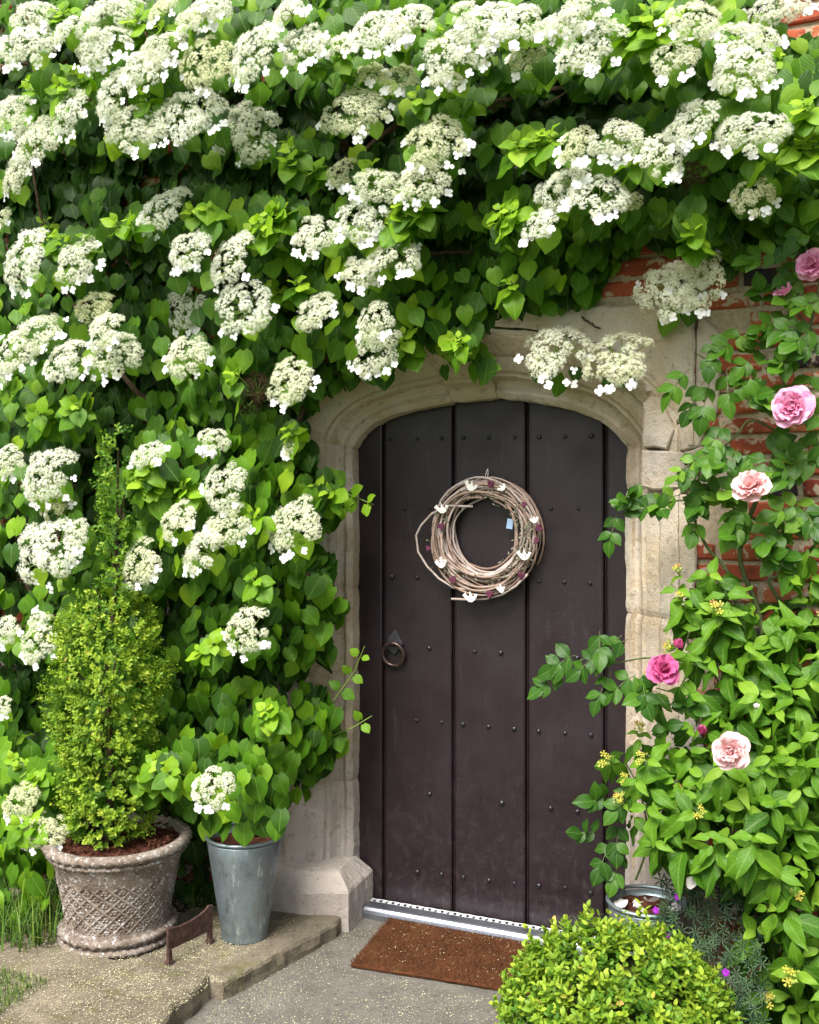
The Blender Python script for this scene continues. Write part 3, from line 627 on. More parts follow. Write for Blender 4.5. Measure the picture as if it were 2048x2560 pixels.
# woody stems on the wall
wood = G()
for pts in ([(430, 2080, .02), (520, 1750, .03), (560, 1450, .04), (480, 1100, .06), (560, 800, .08), (700, 560, .10)], [(560, 1450, .04), (700, 1150, .05), (860, 820, .06), (1050, 640, .06), (1350, 620, .05), (1700, 560, .05)], [(480, 1100, .06), (260, 900, .1), (120, 650, .12), (60, 300, .15)], [(700, 560, .1), (1000, 300, .12), (1500, 200, .1), (1900, 250, .08)], [(300, 1900, .04), (180, 1650, .08), (60, 1450, .1), (30, 1100, .14)], [(1260, 330, .1), (1400, 240, .1), (1480, 120, .12)], [(1450, 790, .03), (1480, 808, .05), (1504, 824, .06)]):
    P = [at(x, y, WY-d)-HO+rv(.006) for x, y, d in pts]; Q = []
    for a, b in zip(P[:-1], P[1:]): Q += [a+(b-a)*t+rv(.004) for t in np.linspace(0, 1, 6)[:-1]]
    wood.tube(Q+[P[-1]], list(np.linspace(.013, .004, len(Q)+1)) if len(pts) > 3 else .0035, 6)
wood.obj('woody_stem', BARK, hyd); stuff(shoot_g.obj('shoot_stems', SHOOT, hyd))

# ---- lacecap heads
def blossom_material():
    m = M('lacecap_blossom', .75, .2)
    sep = m.node('ShaderNodeSeparateColor'); m.L.new(m.info()['Color'], sep.inputs[0])
    t = m.attr('tint')[2]
    fresh = m.ramp(t, [(0, (.46, .54, .18)), (.4, (.83, .85, .56)), (.65, (.90, .91, .77)), (1, (.93, .94, .88))])
    old = m.ramp(t, [(0, (.28, .34, .08)), (.4, (.60, .63, .26)), (.75, (.76, .78, .44)), (1, (.84, .85, .58))])
    c = m.mix(sep.outputs[0], old, fresh); c = m.mix(sep.outputs[1], c, (.07, .045, .022)); m.col(c)
    tr = m.node('ShaderNodeBsdfTranslucent'); m.L.new(c, tr.inputs['Color'])
    mx = m.node('ShaderNodeMixShader'); mx.inputs[0].default_value = .5; m.L.new(m.b.outputs[0], mx.inputs[1]); m.L.new(tr.outputs[0], mx.inputs[2]); m.L.new(mx.outputs[0], m.N['Material Output'].inputs['Surface'])
    return m.m
BLO = blossom_material()
def head_template(seed):
    r_ = np.random.default_rng(seed); subs = []; tries = 0
    keepout = r_.uniform(0, 2*PI)
    while len(subs) < 15 and tries < 4000:
        tries += 1; a = r_.uniform(0, 2*PI); r = math.sqrt(r_.uniform(0, .76)); p = np.array([r*math.cos(a), r*math.sin(a)])
        if r > .55 and abs((a-keepout+PI) % (2*PI)-PI) < .35: continue
        p = p*r_.uniform(.92, 1.18)
        if all(np.linalg.norm(p-q) > .37 for q in subs): subs.append(p)
    V = []; F = []; T = []; st = G()
    for sp in subs:
        zc = .38*(1-min(1.3, sp@sp)**1.2)+r_.normal(0, .05); R = r_.uniform(.19, .33); base = np.array([sp[0], sp[1], zc])
        nrmv = nrm([sp[0]*1.1, sp[1]*1.1, 1]); root = np.array([0, 0, -.25])
        st.tube([root, base*.55+root*.45+np.array([0, 0, -.05]), base-nrmv*.05], .018, 4)
        cnt = int(900*R*R)+12
        for k in range(cnt):
            a = r_.uniform(0, 2*PI); r = R*math.sqrt(r_.uniform(0, 1)); e1 = nrm(np.cross(nrmv, [.2, 1, .1])); e2 = np.cross(nrmv, e1)
            off = e1*math.cos(a)*r+e2*math.sin(a)*r; c = base+off+nrmv*(.10*(1-(r/R)**2)+r_.normal(0, .036)); n = nrm(nrmv+off/R*.7+r_.normal(0, .2, 3))
            f1 = nrm(np.cross(n, [.3, .8, .5])); f2 = np.cross(n, f1); ph = r_.uniform(0, 6.28); L = r_.uniform(.045, .085); w_ = .0075
            tcol = np.clip(r_.normal(.78, .17), .15, 1); b = len(V); h = .0155
            V += [c+(f1*math.cos(ph+q)+f2*math.sin(ph+q))*h for q in (0, 1.57, 3.14, 4.71)]; F.append((b, b+1, b+2, b+3)); T += [tcol*.9]*4
            for q in range(5):
                aa = ph+q*2*PI/5; rad = f1*math.cos(aa)+f2*math.sin(aa); sd_ = -f1*math.sin(aa)+f2*math.cos(aa); b = len(V)
                tipp = c+rad*L*.85+n*L*r_.uniform(.1, .6)
                V += [c-sd_*w_, c+sd_*w_, tipp+sd_*w_*.9, tipp-sd_*w_*.9]; F.append((b, b+1, b+2, b+3)); T += [tcol*.92, tcol*.92, min(1, tcol*1.15), min(1, tcol*1.15)]
        if r_.random() < .6:
            st.tube([root*.6+base*.4, base-nrmv*.12+r_.normal(0, .08, 3)], .012, 4)
    return np.array(V), np.array(F), np.array(T), st
HT = []
for sdx in range(8):
    V, F, T, st = head_template(100+sdx); HT.append((npmesh('blossom', V, F, BLO, None, T, False), st.mesh('flower_head', SHOOT), V))
def floret_mesh(seed):
    r_ = np.random.default_rng(seed); g_ = G()
    np_ = 4 if seed != 2 else 3
    for q in range(np_):
        a = q*2*PI/np_+r_.normal(0, .12); L = r_.uniform(.92, 1.08); c_, s_ = math.cos(a), math.sin(a); V = []
        for t, hw in ((0.04, .10), (.35, .36), (.65, .47), (.88, .34), (1.0, .12)):
            for k in (-1, 0, 1):
                u, v = t*L, k*hw; V.append((u*c_-v*s_, u*s_+v*c_, .10*t+(-.10 if k == 0 else .02)*math.sin(t*3)-.18*t*t*(q % 2)))
        g_.add(V, [(j*3+i, j*3+i+1, j*3+i+4, j*3+i+3) for j in range(4) for i in range(2)])
    return g_
wm = M('white_floret', .65, .25); wm.col((.86, .87, .86))
tr_ = wm.node('ShaderNodeBsdfTranslucent'); tr_.inputs['Color'].default_value = (.85, .87, .85, 1); mx_ = wm.node('ShaderNodeMixShader'); mx_.inputs[0].default_value = .3
wm.L.new(wm.b.outputs[0], mx_.inputs[1]); wm.L.new(tr_.outputs[0], mx_.inputs[2]); wm.L.new(mx_.outputs[0], wm.N['Material Output'].inputs['Surface'])
FG = [floret_mesh(i) for i in range(4)]; FME = [g_.mesh('floret', wm.m, True) for g_ in FG]
florets = []          # (matrix world, variant, head object, head inverse)
heads = []
for i, (hx, hyy, hw, hh, fr) in enumerate(HEADS):
    D = depth(hx, hyy)+.055 if inpoly(hx, hyy) else .23
    if 1300 < hx < 1800 and 640 < hyy < 930: D = .23
    if hyy > 1980 and hx < 200: D = .66
    elif fr < .35: D = max(.05, D-.08)
    p = at(hx, hyy, WY-D); dep = (p-CAM)@FW; R = hw*.5*dep/FPX*(1.16 if hyy > 360 else 1.27); RY = R*min(1.05, max(.6, hh/hw*1.12))
    asp = min(1.0, max(.35, hh/hw)); e = rng.uniform(.22, .55)+.30*(1-asp)
    n = nrm([rng.normal(0, .16)-.1*(hx < 700), -math.cos(e), math.sin(e)])
    x = nrm(np.cross([0, .0, 1], n)+rv(.05)); x = nrm(x-n*(x@n)); y_ = np.cross(n, x); th = rng.uniform(0, 2*PI)
    X = x*math.cos(th)+y_*math.sin(th); Y = -x*math.sin(th)+y_*math.cos(th)
    A = np.eye(4); A[:3, 0] = x*(X@x)*R+y_*(X@y_)*RY; A[:3, 1] = x*(Y@x)*R+y_*(Y@y_)*RY; A[:3, 2] = n*R*.95; A[:3, 3] = p-n*R*.25
    heads.append((A, int(rng.integers(8)), fr))
    if fr > .4 and inpoly(hx, hyy):
        for q in range(int(rng.integers(1, 4))):
            hang(hy, hx+rng.uniform(-.42, .42)*hw, hyy+hh*rng.uniform(.42, .62), D-.05, rng.uniform(.055, .082), rng.normal(.78, .08), .25, .45)
    nf = 0 if fr < 0 else max(3, int(rng.normal(7, 1.5)*min(1.15, hw/105)))
    for k in range(nf):
        a = rng.normal(-PI/2, 1.05); rr = R*rng.uniform(.98, 1.25); rad = x*math.cos(a)+y_*math.sin(a)*RY/R
        q = p-n*R*(.25+rng.uniform(-.1, .15))+rad*rr
        fn = nrm(n*.8+rad*.5+np.array([0, -.7, 0])+rv(.18)); f1 = nrm(np.cross(fn, rv())); f2 = np.cross(fn, f1); s_ = rng.uniform(.0125, .0175)
        B = np.eye(4); B[:3, 0] = f1*s_; B[:3, 1] = f2*s_; B[:3, 2] = fn*s_; B[:3, 3] = q; florets.append([B, int(rng.integers(4)), i])

# ---- box: clipped ball and topiary --------------------------------------
def sprig(plant, p, ax, L, n, size, tint):
    ax = nrm(ax); e1 = nrm(np.cross(ax, rv())); e2 = np.cross(ax, e1)
    for i in range(n):
        c = p+ax*L*(i/(n-1)); a = (i % 2)*PI/2+rng.normal(0, .2); s_ = size*(1-.25*(i/(n-1)))*rng.uniform(.8, 1.2)
        for sg in (0, PI):
            rad = e1*math.cos(a+sg)+e2*math.sin(a+sg); d = rad+ax*(.5+.7*i/n)+rv(.15)
            plant.leaf(c, d, ax*1.0-rad*.6+rv(.2), s_, min(.95, tint+rng.normal(0, .10)+.12*(i/n)))
BC = np.array([.605, -.90, .175]); BR = .282
ball = thing('box_ball', 'rounded clipped box bush of small bright leaves in front of the doormat', 'bush', (BC[0], BC[1], 0))
bb = Plant(ball, 'box'); PLANTS.append(bb)
for k in range(2000):
    u = rng.uniform(-.62, 1); th = rng.uniform(0, 2*PI); d = np.array([math.sqrt(1-u*u)*math.cos(th), math.sqrt(1-u*u)*math.sin(th), u])
    if d@(-FW) < -.45: continue
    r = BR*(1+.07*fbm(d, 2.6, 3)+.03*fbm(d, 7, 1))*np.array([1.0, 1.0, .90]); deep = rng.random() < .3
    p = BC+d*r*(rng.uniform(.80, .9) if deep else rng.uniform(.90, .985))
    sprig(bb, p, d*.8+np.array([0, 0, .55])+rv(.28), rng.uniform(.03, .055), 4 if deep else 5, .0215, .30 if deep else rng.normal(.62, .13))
    if not deep and rng.random() < .03:
        bb.leaf(p+d*.02, d+rv(.5), rv(), .026, 1.0)
for k in range(40):
    u = rng.uniform(.1, 1); th = rng.uniform(0, 2*PI); d = np.array([math.sqrt(1-u*u)*math.cos(th), math.sqrt(1-u*u)*math.sin(th), u])
    sprig(bb, BC+d*BR*np.array([1, 1, .9])*.97, d*.6+np.array([0, 0, .8])+rv(.25), rng.uniform(.05, .085), 6, .024, rng.normal(.80, .06))
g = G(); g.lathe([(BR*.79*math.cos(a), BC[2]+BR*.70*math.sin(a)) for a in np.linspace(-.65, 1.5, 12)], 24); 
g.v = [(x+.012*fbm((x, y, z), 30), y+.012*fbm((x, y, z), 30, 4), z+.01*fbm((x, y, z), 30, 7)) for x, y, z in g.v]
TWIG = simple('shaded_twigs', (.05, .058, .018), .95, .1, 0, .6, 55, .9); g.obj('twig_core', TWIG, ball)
g = G(); g.tube([(0, 0, -.05), (.01, 0, .1), (0, .01, .25)], [.025, .02, .015], 8); g.obj('trunk', BARK, ball)

PC = np.array([-1.140, -.706, .06]); MP = 3.4/FPX       # stone planter centre on the slab
top = thing('box_topiary', 'tall clipped box cone with thin spire growing in the stone planter', 'topiary', tuple(PC+[0, 0, .30]))
tp = Plant(top, 'box'); PLANTS.append(tp)
TPR = [(2095, 255, 70), (2040, 255, 95), (1990, 258, 105), (1950, 262, 100), (1925, 265, 88), (1890, 258, 104), (1800, 256, 112), (1700, 254, 118), (1600, 252, 112), (1540, 252, 92), (1500, 270, 62), (1460, 285, 30), (1300, 277, 26), (1220, 272, 24), (1150, 276, 18), (1075, 285, 8)]
TPY = [v[0] for v in TPR][::-1]; TCX = [v[1] for v in TPR][::-1]; THW = [v[2] for v in TPR][::-1]
def topi(py):
    cx = np.interp(py, TPY, TCX); hw = np.interp(py, TPY, THW); return PC[:2]+RT[:2]*(cx-280)*MP, hw*MP, 1.53-(py-HOR)*MP
wts = np.array([np.interp(y, TPY, THW) for y in range(1075, 2095)]); wts /= wts.sum()
for k in range(2500):
    py = 1075+rng.choice(len(wts), p=wts)+rng.random(); c, r, z = topi(py); th = rng.uniform(0, 2*PI); d = np.array([math.cos(th), math.sin(th), 0])
    if d@FW > .5: continue
    c2, r2, z2 = topi(py-12); c3, r3, z3 = topi(py+12); slope = (r3-r2)/(z2-z3+1e-6)
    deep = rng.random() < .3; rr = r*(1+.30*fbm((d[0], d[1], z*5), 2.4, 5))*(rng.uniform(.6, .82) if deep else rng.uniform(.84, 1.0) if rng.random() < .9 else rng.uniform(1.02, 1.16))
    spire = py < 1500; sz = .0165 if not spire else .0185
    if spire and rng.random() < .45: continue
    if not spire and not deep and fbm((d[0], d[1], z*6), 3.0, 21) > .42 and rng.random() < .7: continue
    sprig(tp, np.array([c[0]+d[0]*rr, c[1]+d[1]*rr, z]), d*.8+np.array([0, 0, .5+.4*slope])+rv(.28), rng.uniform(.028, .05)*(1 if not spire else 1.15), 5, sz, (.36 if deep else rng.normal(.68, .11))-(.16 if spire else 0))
    if not deep and rng.random() < .02: tp.leaf(np.array([c[0]+d[0]*rr, c[1]+d[1]*rr, z]), d+rv(.5), rv(), .02, 1.0)
g = G(); P = []
for py in (2110, 2000, 1950, 1900, 1800, 1650, 1500, 1300, 1120):
    c, r, z = topi(py); P.append(np.array([c[0], c[1], z])-(PC+[0, 0, .30]))
g.tube(P, [.016, .013, .012, .012, .01, .009, .007, .005, .003], 7)
for k in range(26):
    py = rng.uniform(1250, 1940); c, r, z = topi(py); th = rng.uniform(0, 2*PI); a = np.array([c[0], c[1], z])-(PC+[0, 0, .3]); g.tube([a-np.array([0, 0, .05]), a+np.array([math.cos(th)*r*.45, math.sin(th)*r*.45, .0]), a+np.array([math.cos(th)*r*.8, math.sin(th)*r*.8, .05])], .0035, 4)
g.obj('trunk', BARK, top)

# ---- hypericum (tall leafy shrub on the right) ---------------------------
shr = thing('leafy_shrub', 'tall bright green leafy shrub with yellow and rusty bud clusters right of the door', 'shrub', (1.05, -.5, 0))
SO = np.array([1.05, -.5, 0]); hp_ = Plant(shr, 'hypericum'); PLANTS.append(hp_)
P2 = np.array([(1690, 1470), (1700, 1400), (1745, 1420), (1820, 1450), (1870, 1480), (1960, 1440), (2060, 1400), (2190, 1400), (2190, 2700), (1900, 2700), (1850, 2480), (1790, 2330), (1690, 2200), (1640, 2120), (1590, 2050), (1560, 1990), (1580, 1900), (1640, 1830), (1690, 1760), (1720, 1690), (1700, 1580)], float)
berry = G(); stem_g = G()
def sdepth(x, y): return np.interp(y, [1380, 1600, 1900, 2200, 2560], [.16, .28, .40, .48, .52])+.05*math.sin(x*.013+y*.007)+.0*x
clusters = []
def stem_tip(x, y, D, scale, tint, berries):
    p = at(x, y, WY-D); ax = nrm([-.35+rng.normal(0, .35), -.55+rng.normal(0, .25), .55+rng.normal(0, .3)])
    e1 = nrm(np.cross(ax, [0, 0, 1])+rv(.05)); e2 = np.cross(ax, e1)
    stem_g.tube([p-ax*.20+np.array([0, .06, -.07])-SO, p-ax*.09-SO, p-SO], .0022, 5)
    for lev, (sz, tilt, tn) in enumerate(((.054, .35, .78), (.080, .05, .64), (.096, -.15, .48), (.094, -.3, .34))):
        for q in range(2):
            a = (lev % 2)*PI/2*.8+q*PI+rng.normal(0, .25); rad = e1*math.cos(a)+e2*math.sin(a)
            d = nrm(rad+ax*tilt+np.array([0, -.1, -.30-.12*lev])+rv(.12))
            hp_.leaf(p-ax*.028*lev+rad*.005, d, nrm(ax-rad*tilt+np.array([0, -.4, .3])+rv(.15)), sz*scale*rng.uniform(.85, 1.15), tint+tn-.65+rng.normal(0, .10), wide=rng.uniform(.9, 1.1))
    if berries: clusters.append((p, ax))
def region(P, step, fn):
    x0, y0 = P.min(0); x1, y1 = P.max(0)
    for gy in np.arange(y0, y1, step):
        for gx in np.arange(x0, x1, step):
            x = gx+rng.uniform(-.5, .5)*step; y = gy+rng.uniform(-.5, .5)*step
            if inpoly(x, y, P): fn(x, y)
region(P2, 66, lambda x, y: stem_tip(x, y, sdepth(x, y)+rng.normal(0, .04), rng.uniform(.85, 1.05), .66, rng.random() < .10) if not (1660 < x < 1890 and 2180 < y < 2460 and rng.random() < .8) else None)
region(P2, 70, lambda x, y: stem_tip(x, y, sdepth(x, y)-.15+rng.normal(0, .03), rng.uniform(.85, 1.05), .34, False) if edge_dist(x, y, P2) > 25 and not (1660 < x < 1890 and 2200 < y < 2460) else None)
for x, y in ((1520, 1900), (1575, 1950), (1620, 1700), (1700, 1440), (1600, 1830), (1560, 2010), (1660, 2080), (1690, 1620)): stem_tip(x, y, .24, .7, .62, True)
hg = [];
def cluster_mesh(seed):
    g_ = G(); r_ = np.random.default_rng(seed)
    for k in range(9):
        a = r_.uniform(0, 6.28); r = math.sqrt(r_.random())*.018; c = np.array([r*math.cos(a), r*math.sin(a), .012-r*r*12+r_.uniform(0, .006)]); s_ = r_.uniform(.0035, .0055); t = r_.random()
        g_.tube([(0, 0, -.012), c], .0008, 4, .0)
        V = [c+np.array(v)*s_ for v in ((1, 0, 0), (0, 1, 0), (-1, 0, 0), (0, -1, 0), (0, 0, 1.3), (0, 0, -1))]; g_.add(V, [(0, 1, 4), (1, 2, 4), (2, 3, 4), (3, 0, 4), (1, 0, 5), (2, 1, 5), (3, 2, 5), (0, 3, 5)], t)
        if t > .5:
            for q in range(5):
                aa = q*1.2566; b = c+np.array([math.cos(aa)*s_*1.9, math.sin(aa)*s_*1.9, s_*.5]); sd_ = np.array([-math.sin(aa), math.cos(aa), 0])*s_*.6; g_.add([c, b-sd_, b+sd_], [(0, 1, 2)], t)
    return g_
cm = M('bud_cluster', .6, .3); cm.col(cm.ramp(cm.attr('tint')[2], [(0, (.22, .30, .05)), (.45, (.27, .33, .06)), (.7, (.42, .37, .05)), (.85, (.30, .15, .05)), (1, (.34, .22, .06))]))
CME = [cluster_mesh(i).mesh('bud_cluster', cm.m) for i in range(4)]
def place_cluster(p, ax, s_=1.0):
    ax = nrm(ax); e1 = nrm(np.cross(ax, [.2, .5, .3])); e2 = np.cross(ax, e1); A = np.eye(4); A[:3, 0] = e1*s_; A[:3, 1] = e2*s_; A[:3, 2] = ax*s_; A[:3, 3] = p+ax*.012-SO
    put('bud_cluster', CME[int(rng.integers(4))], shr, mat4=A)
for p, ax in clusters: place_cluster(p, ax, rng.uniform(.8, 1.25))

# ---- climbing rose -------------------------------------------------------
rose = thing('climbing_rose', 'climbing rose with pink double blooms trained on the bricks right of the door', 'rose', (1.05, WY, 0))
RO = np.array([1.05, WY, 0]); ro = Plant(rose, 'rose'); PLANTS.append(ro)
cane = G()
def canepath(px, r0, r1):
    P = [at(x, y, WY-d) for x, y, d in px]; Q = []
    for i in range(len(P)-1):
        p0 = P[max(0, i-1)]; p1 = P[i]; p2 = P[i+1]; p3 = P[min(len(P)-1, i+2)]
        for t in np.linspace(0, 1, 7)[:-1]: Q.append(.5*((2*p1)+(-p0+p2)*t+(2*p0-5*p1+4*p2-p3)*t*t+(-p0+3*p1-3*p2+p3)*t**3))
    Q.append(P[-1]); cane.tube([q-RO for q in Q], list(np.linspace(r0, r1, len(Q))), 6)
    return Q
canes = [canepath(c, a, b) for c, a, b in (
    ([(1930, 1760, .10), (1900, 1540, .08), (1850, 1390, .07), (1895, 1240, .08), (1940, 1120, .10), (1960, 960, .12), (2030, 800, .14), (2060, 640, .14)], .009, .004),
    ([(1850, 1560, .1), (1825, 1440, .10), (1770, 1370, .11), (1737, 1300, .12), (1730, 1225, .13), (1760, 1140, .14)], .006, .003),
    ([(1990, 1560, .1), (1925, 1460, .07), (1945, 1440, .07), (2010, 1390, .08), (2060, 1340, .1)], .007, .005),
    ([(1890, 1300, .09), (1800, 1255, .14), (1720, 1250, .15), (1620, 1262, .17), (1545, 1290, .18)], .004, .0018),
    ([(1800, 1660, .22), (1720, 1660, .26), (1620, 1645, .28), (1530, 1658, .30), (1480, 1645, .31), (1440, 1655, .32)], .004, .0018),
    ([(1960, 980, .12), (1890, 990, .13), (1830, 950, .14), (1775, 905, .15), (1735, 880, .16)], .004, .0018),
    ([(2070, 880, .13), (2010, 800, .13), (1960, 760, .14), (1915, 745, .14)], .004, .002),
    ([(2060, 700, .12), (2010, 610, .14), (2025, 640, .16)], .003, .002),
    ([(1960, 1090, .12), (1880, 1050, .14), (1840, 1090, .14), (1790, 1130, .14), (1750, 1130, .15)], .004, .002),
    ([(1900, 1440, .07), (1935, 1330, .08), (1935, 1270, .08)], .003, .002),
    ([(1750, 1480, .12), (1740, 1600, .2), (1700, 1720, .25), (1640, 1720, .26)], .004, .002),
    ([(1590, 2200, .15), (1620, 2100, .16), (1600, 1980, .18), (1560, 1900, .2)], .004, .002))]
def compound(p, d, L, n, size, tint):
    d = nrm(d); side = nrm(np.cross(d, [0, -1, .4])); P = [p+d*L*t+np.array([0, -.01*t, -.03*t*t]) for t in (0, .35, .7, 1)]
    cane.tube([q-RO for q in P], .0012, 4)
    nn = nrm([rng.normal(0, .3), -1, .65+rng.normal(0, .25)])
    for i, t in enumerate(np.linspace(.35, .85, n)):
        q = p+d*L*t+np.array([0, -.01*t, -.03*t*t])
        for sg in (-1, 1):
            ro.leaf(q, nrm(side*sg+d*.55+np.array([0, -.1, -.35])+rv(.12)), nn+rv(.2), size*rng.uniform(.8, 1.1), tint+rng.normal(0, .1))
    ro.leaf(P[-1], nrm(d+np.array([0, 0, -.4])), nn+rv(.15), size*1.2, tint+rng.normal(0, .1))
RC = [(1720, 920), (1760, 870), (1845, 840), (1830, 940), (1870, 985), (1930, 870), (2000, 830), (2035, 760), (1960, 690), (1895, 765), (2000, 910), (1880, 1040), (1820, 1060), (1780, 1120), (1850, 1150), (1920, 1090), (1955, 1140), (2010, 1180), (1720, 1150), (1765, 1160), (1690, 1260), (1640, 1265), (1570, 1285), (1660, 1300), (1760, 1270), (1815, 1285), (1870, 1300), (1930, 1310), (1990, 1290), (1965, 1335), (1895, 1380), (1920, 1430), (2040, 950), (2045, 1060), (2030, 1120), (2045, 1250), (2020, 700), (1930, 650), (1990, 600), (1900, 1220), (1800, 1190), (1940, 960), (1880, 900), (1780, 960), (1850, 1230), (2035, 1400), (1980, 1380), (2040, 850), (1990, 760), (2050, 550)]
for x, y in RC:
    for r_ in range(2 if x > 1750 and y > 820 else 1):
        if y > 820 and r_ == 1 and rng.random() < .4: continue
        p = at(x+rng.normal(0, 14), y-14+rng.normal(0, 12), WY-.12-rng.uniform(0, .08)); compound(p, [rng.normal(-.25, .6), -.45, rng.normal(-.1, .5)], rng.uniform(.06, .085), 2, rng.uniform(.044, .058), rng.normal(.62, .14))
for x, y, D in ((1545, 1290, .18), (1600, 1265, .17), (1500, 1650, .31), (1440, 1650, .32), (1420, 1690, .32), (1570, 1610, .29), (1530, 1690, .31), (1600, 1690, .30), (1640, 1740, .28), (1680, 1760, .27), (1590, 1700, .3), (1720, 1790, .27), (1520, 2010, .20), (1545, 2060, .2), (1500, 2100, .2), (1560, 2130, .18), (1590, 1990, .2), (1530, 2110, .2), (1680, 1850, .26), (1500, 1590, .3), (1555, 1600, .29)):
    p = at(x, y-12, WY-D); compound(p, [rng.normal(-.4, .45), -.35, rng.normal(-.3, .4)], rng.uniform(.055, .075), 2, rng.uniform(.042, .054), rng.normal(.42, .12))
cane.obj('cane', CANE, rose)
def petal_mesh(cup, ruffle, seed):
    g_ = G(); V = []; r_ = np.random.default_rng(seed)
    for j, t in enumerate(np.linspace(0, 1, 6)):
        hw = np.interp(t, [0, .25, .55, .85, 1], [.14, .34, .50, .48, .30])
        for c in np.linspace(-1, 1, 6):
            z = cup*(t**1.6)*.55+.28*cup*abs(c*hw)**2*2+ruffle*(math.sin(c*5+seed)*.09+math.sin(c*9+2*seed)*.05)*t*t-(.22*max(0, t-.7)*(1.5-cup)); V.append((c*hw, t*(1-.10*abs(c)**2), z))
    g_.add(V, [(j*6+i, j*6+i+1, j*6+i+7, j*6+i+6) for j in range(5) for i in range(5)], [v[1] for v in V]); return g_
def petal_material(name, a, b):
    m = M(name, .6, .25); t = m.attr('tint')[2]; r = m.info()['Random']
    c = m.mix(m.math('ADD', m.math('MULTIPLY', t, .75), m.math('MULTIPLY', r, .25)), a, b); m.col(c)
    tr = m.node('ShaderNodeBsdfTranslucent'); m.L.new(c, tr.inputs['Color']); mx = m.node('ShaderNodeMixShader'); mx.inputs[0].default_value = .3
    m.L.new(m.b.outputs[0], mx.inputs[1]); m.L.new(tr.outputs[0], mx.inputs[2]); m.L.new(mx.outputs[0], m.N['Material Output'].inputs['Surface']); return m.m
PINK = petal_material('pink_petal', (.74, .12, .34), (.86, .50, .68)); PALE = petal_material('pale_pink_petal', (.80, .33, .34), (.87, .66, .66)); MAG = petal_material('magenta_petal', (.50, .02, .16), (.66, .16, .36)); WHP = petal_material('white_petal', (.8, .72, .72), (.85, .82, .82))
PM = {}
def petal_me(mat, v):
    k = (mat.name, v)
    if k not in PM: PM[k] = petal_mesh((.25, .55, .9, 1.25)[v], 1.0, v+1).mesh('petal', mat, True)
    return PM[k]
CAL = G(); CAL.lathe([(.001, -.4), (.10, -.36), (.16, -.22), (.13, -.08), (.30, .0)], 10)
calme = CAL.mesh('blossom', CANE, True)
def blossom(px, py, D, dia, mat, ax, rings, label):
    p = at(px, py, WY-D); dep = (p-CAM)@FW; R = dia*.5*dep/FPX; ax = nrm(ax); e1 = nrm(np.cross(ax, [.1, .3, 1])); e2 = np.cross(ax, e1)
    A = np.eye(4); A[:3, 0] = e1*R; A[:3, 1] = e2*R; A[:3, 2] = ax*R; A[:3, 3] = p-ax*R*.15-RO
    b = put('blossom', calme, rose, mat4=A); b['label'] = label
    for v, cnt, sc, open_, ph in rings:
        for k in range(cnt):
            a = ph+k*2*PI/cnt+rng.normal(0, .22); s_ = sc*rng.uniform(.84, 1.1); tl = open_+rng.normal(0, .13)
            Mx = Matrix.Rotation(a, 4, 'Z') @ Matrix.Translation((0, .02, .0)) @ Matrix.Rotation(tl, 4, 'X') @ Matrix.Scale(s_, 4)
            put('petal', petal_me(mat, v), b, mat4=[list(r) for r in Mx])
full = [(0, 9, 1.0, .05, 0), (0, 8, .90, .22, .35), (1, 8, .80, .42, .1), (1, 7, .68, .66, .5), (2, 7, .55, .82, .2), (2, 6, .44, 1.0, .7), (3, 5, .32, 1.15, .3)]
nod = [(0, 8, 1.0, -.12, 0), (1, 8, .9, .18, .4), (1, 7, .78, .45, .2), (2, 7, .62, .75, .6), (3, 5, .45, 1.05, .5)]
blossom(1980, 1018, .32, 112, PINK, (-.35, -1, .30), full, 'large open pink bloom facing out over the bricks')
blossom(1877, 1212, .33, 96, PALE, (-.25, -.8, .75), nod, 'pale pink loose bloom below the large pink one')
blossom(2030, 660, .24, 92, PINK, (-.2, -.8, .15), nod, 'pink bloom at the top near the hydrangea leaves')
blossom(1962, 733, .20, 62, PINK, (-.5, -.7, .7), [(1, 5, 1.0, .5, 0), (2, 5, .8, .8, .4), (3, 3, .5, 1.1, .2)], 'small half open pink bloom')
blossom(1660, 1672, .36, 84, MAG, (.3, -.8, .6), nod, 'magenta bloom beside the jamb')
blossom(1700, 1618, .35, 46, MAG, (-.2, -.6, .8), [(2, 4, 1.1, .95, 0), (3, 3, .9, 1.1, .5)], 'small crimson bud')
blossom(1825, 1878, .55, 98, PALE, (-.25, -.9, .25), full, 'pale faded bloom low among the shrub leaves')
blossom(1755, 1834, .48, 34, MAG, (.1, -.4, 1), [(3, 4, 1.3, 1.2, 0), (3, 3, 1.0, 1.3, .5)], 'tight magenta bud')
blossom(1892, 1768, .48, 26, WHP, (-.1, -.7, .7), [(2, 5, 1.0, .7, 0), (3, 3, .7, 1.0, .3)], 'tiny white bloom')

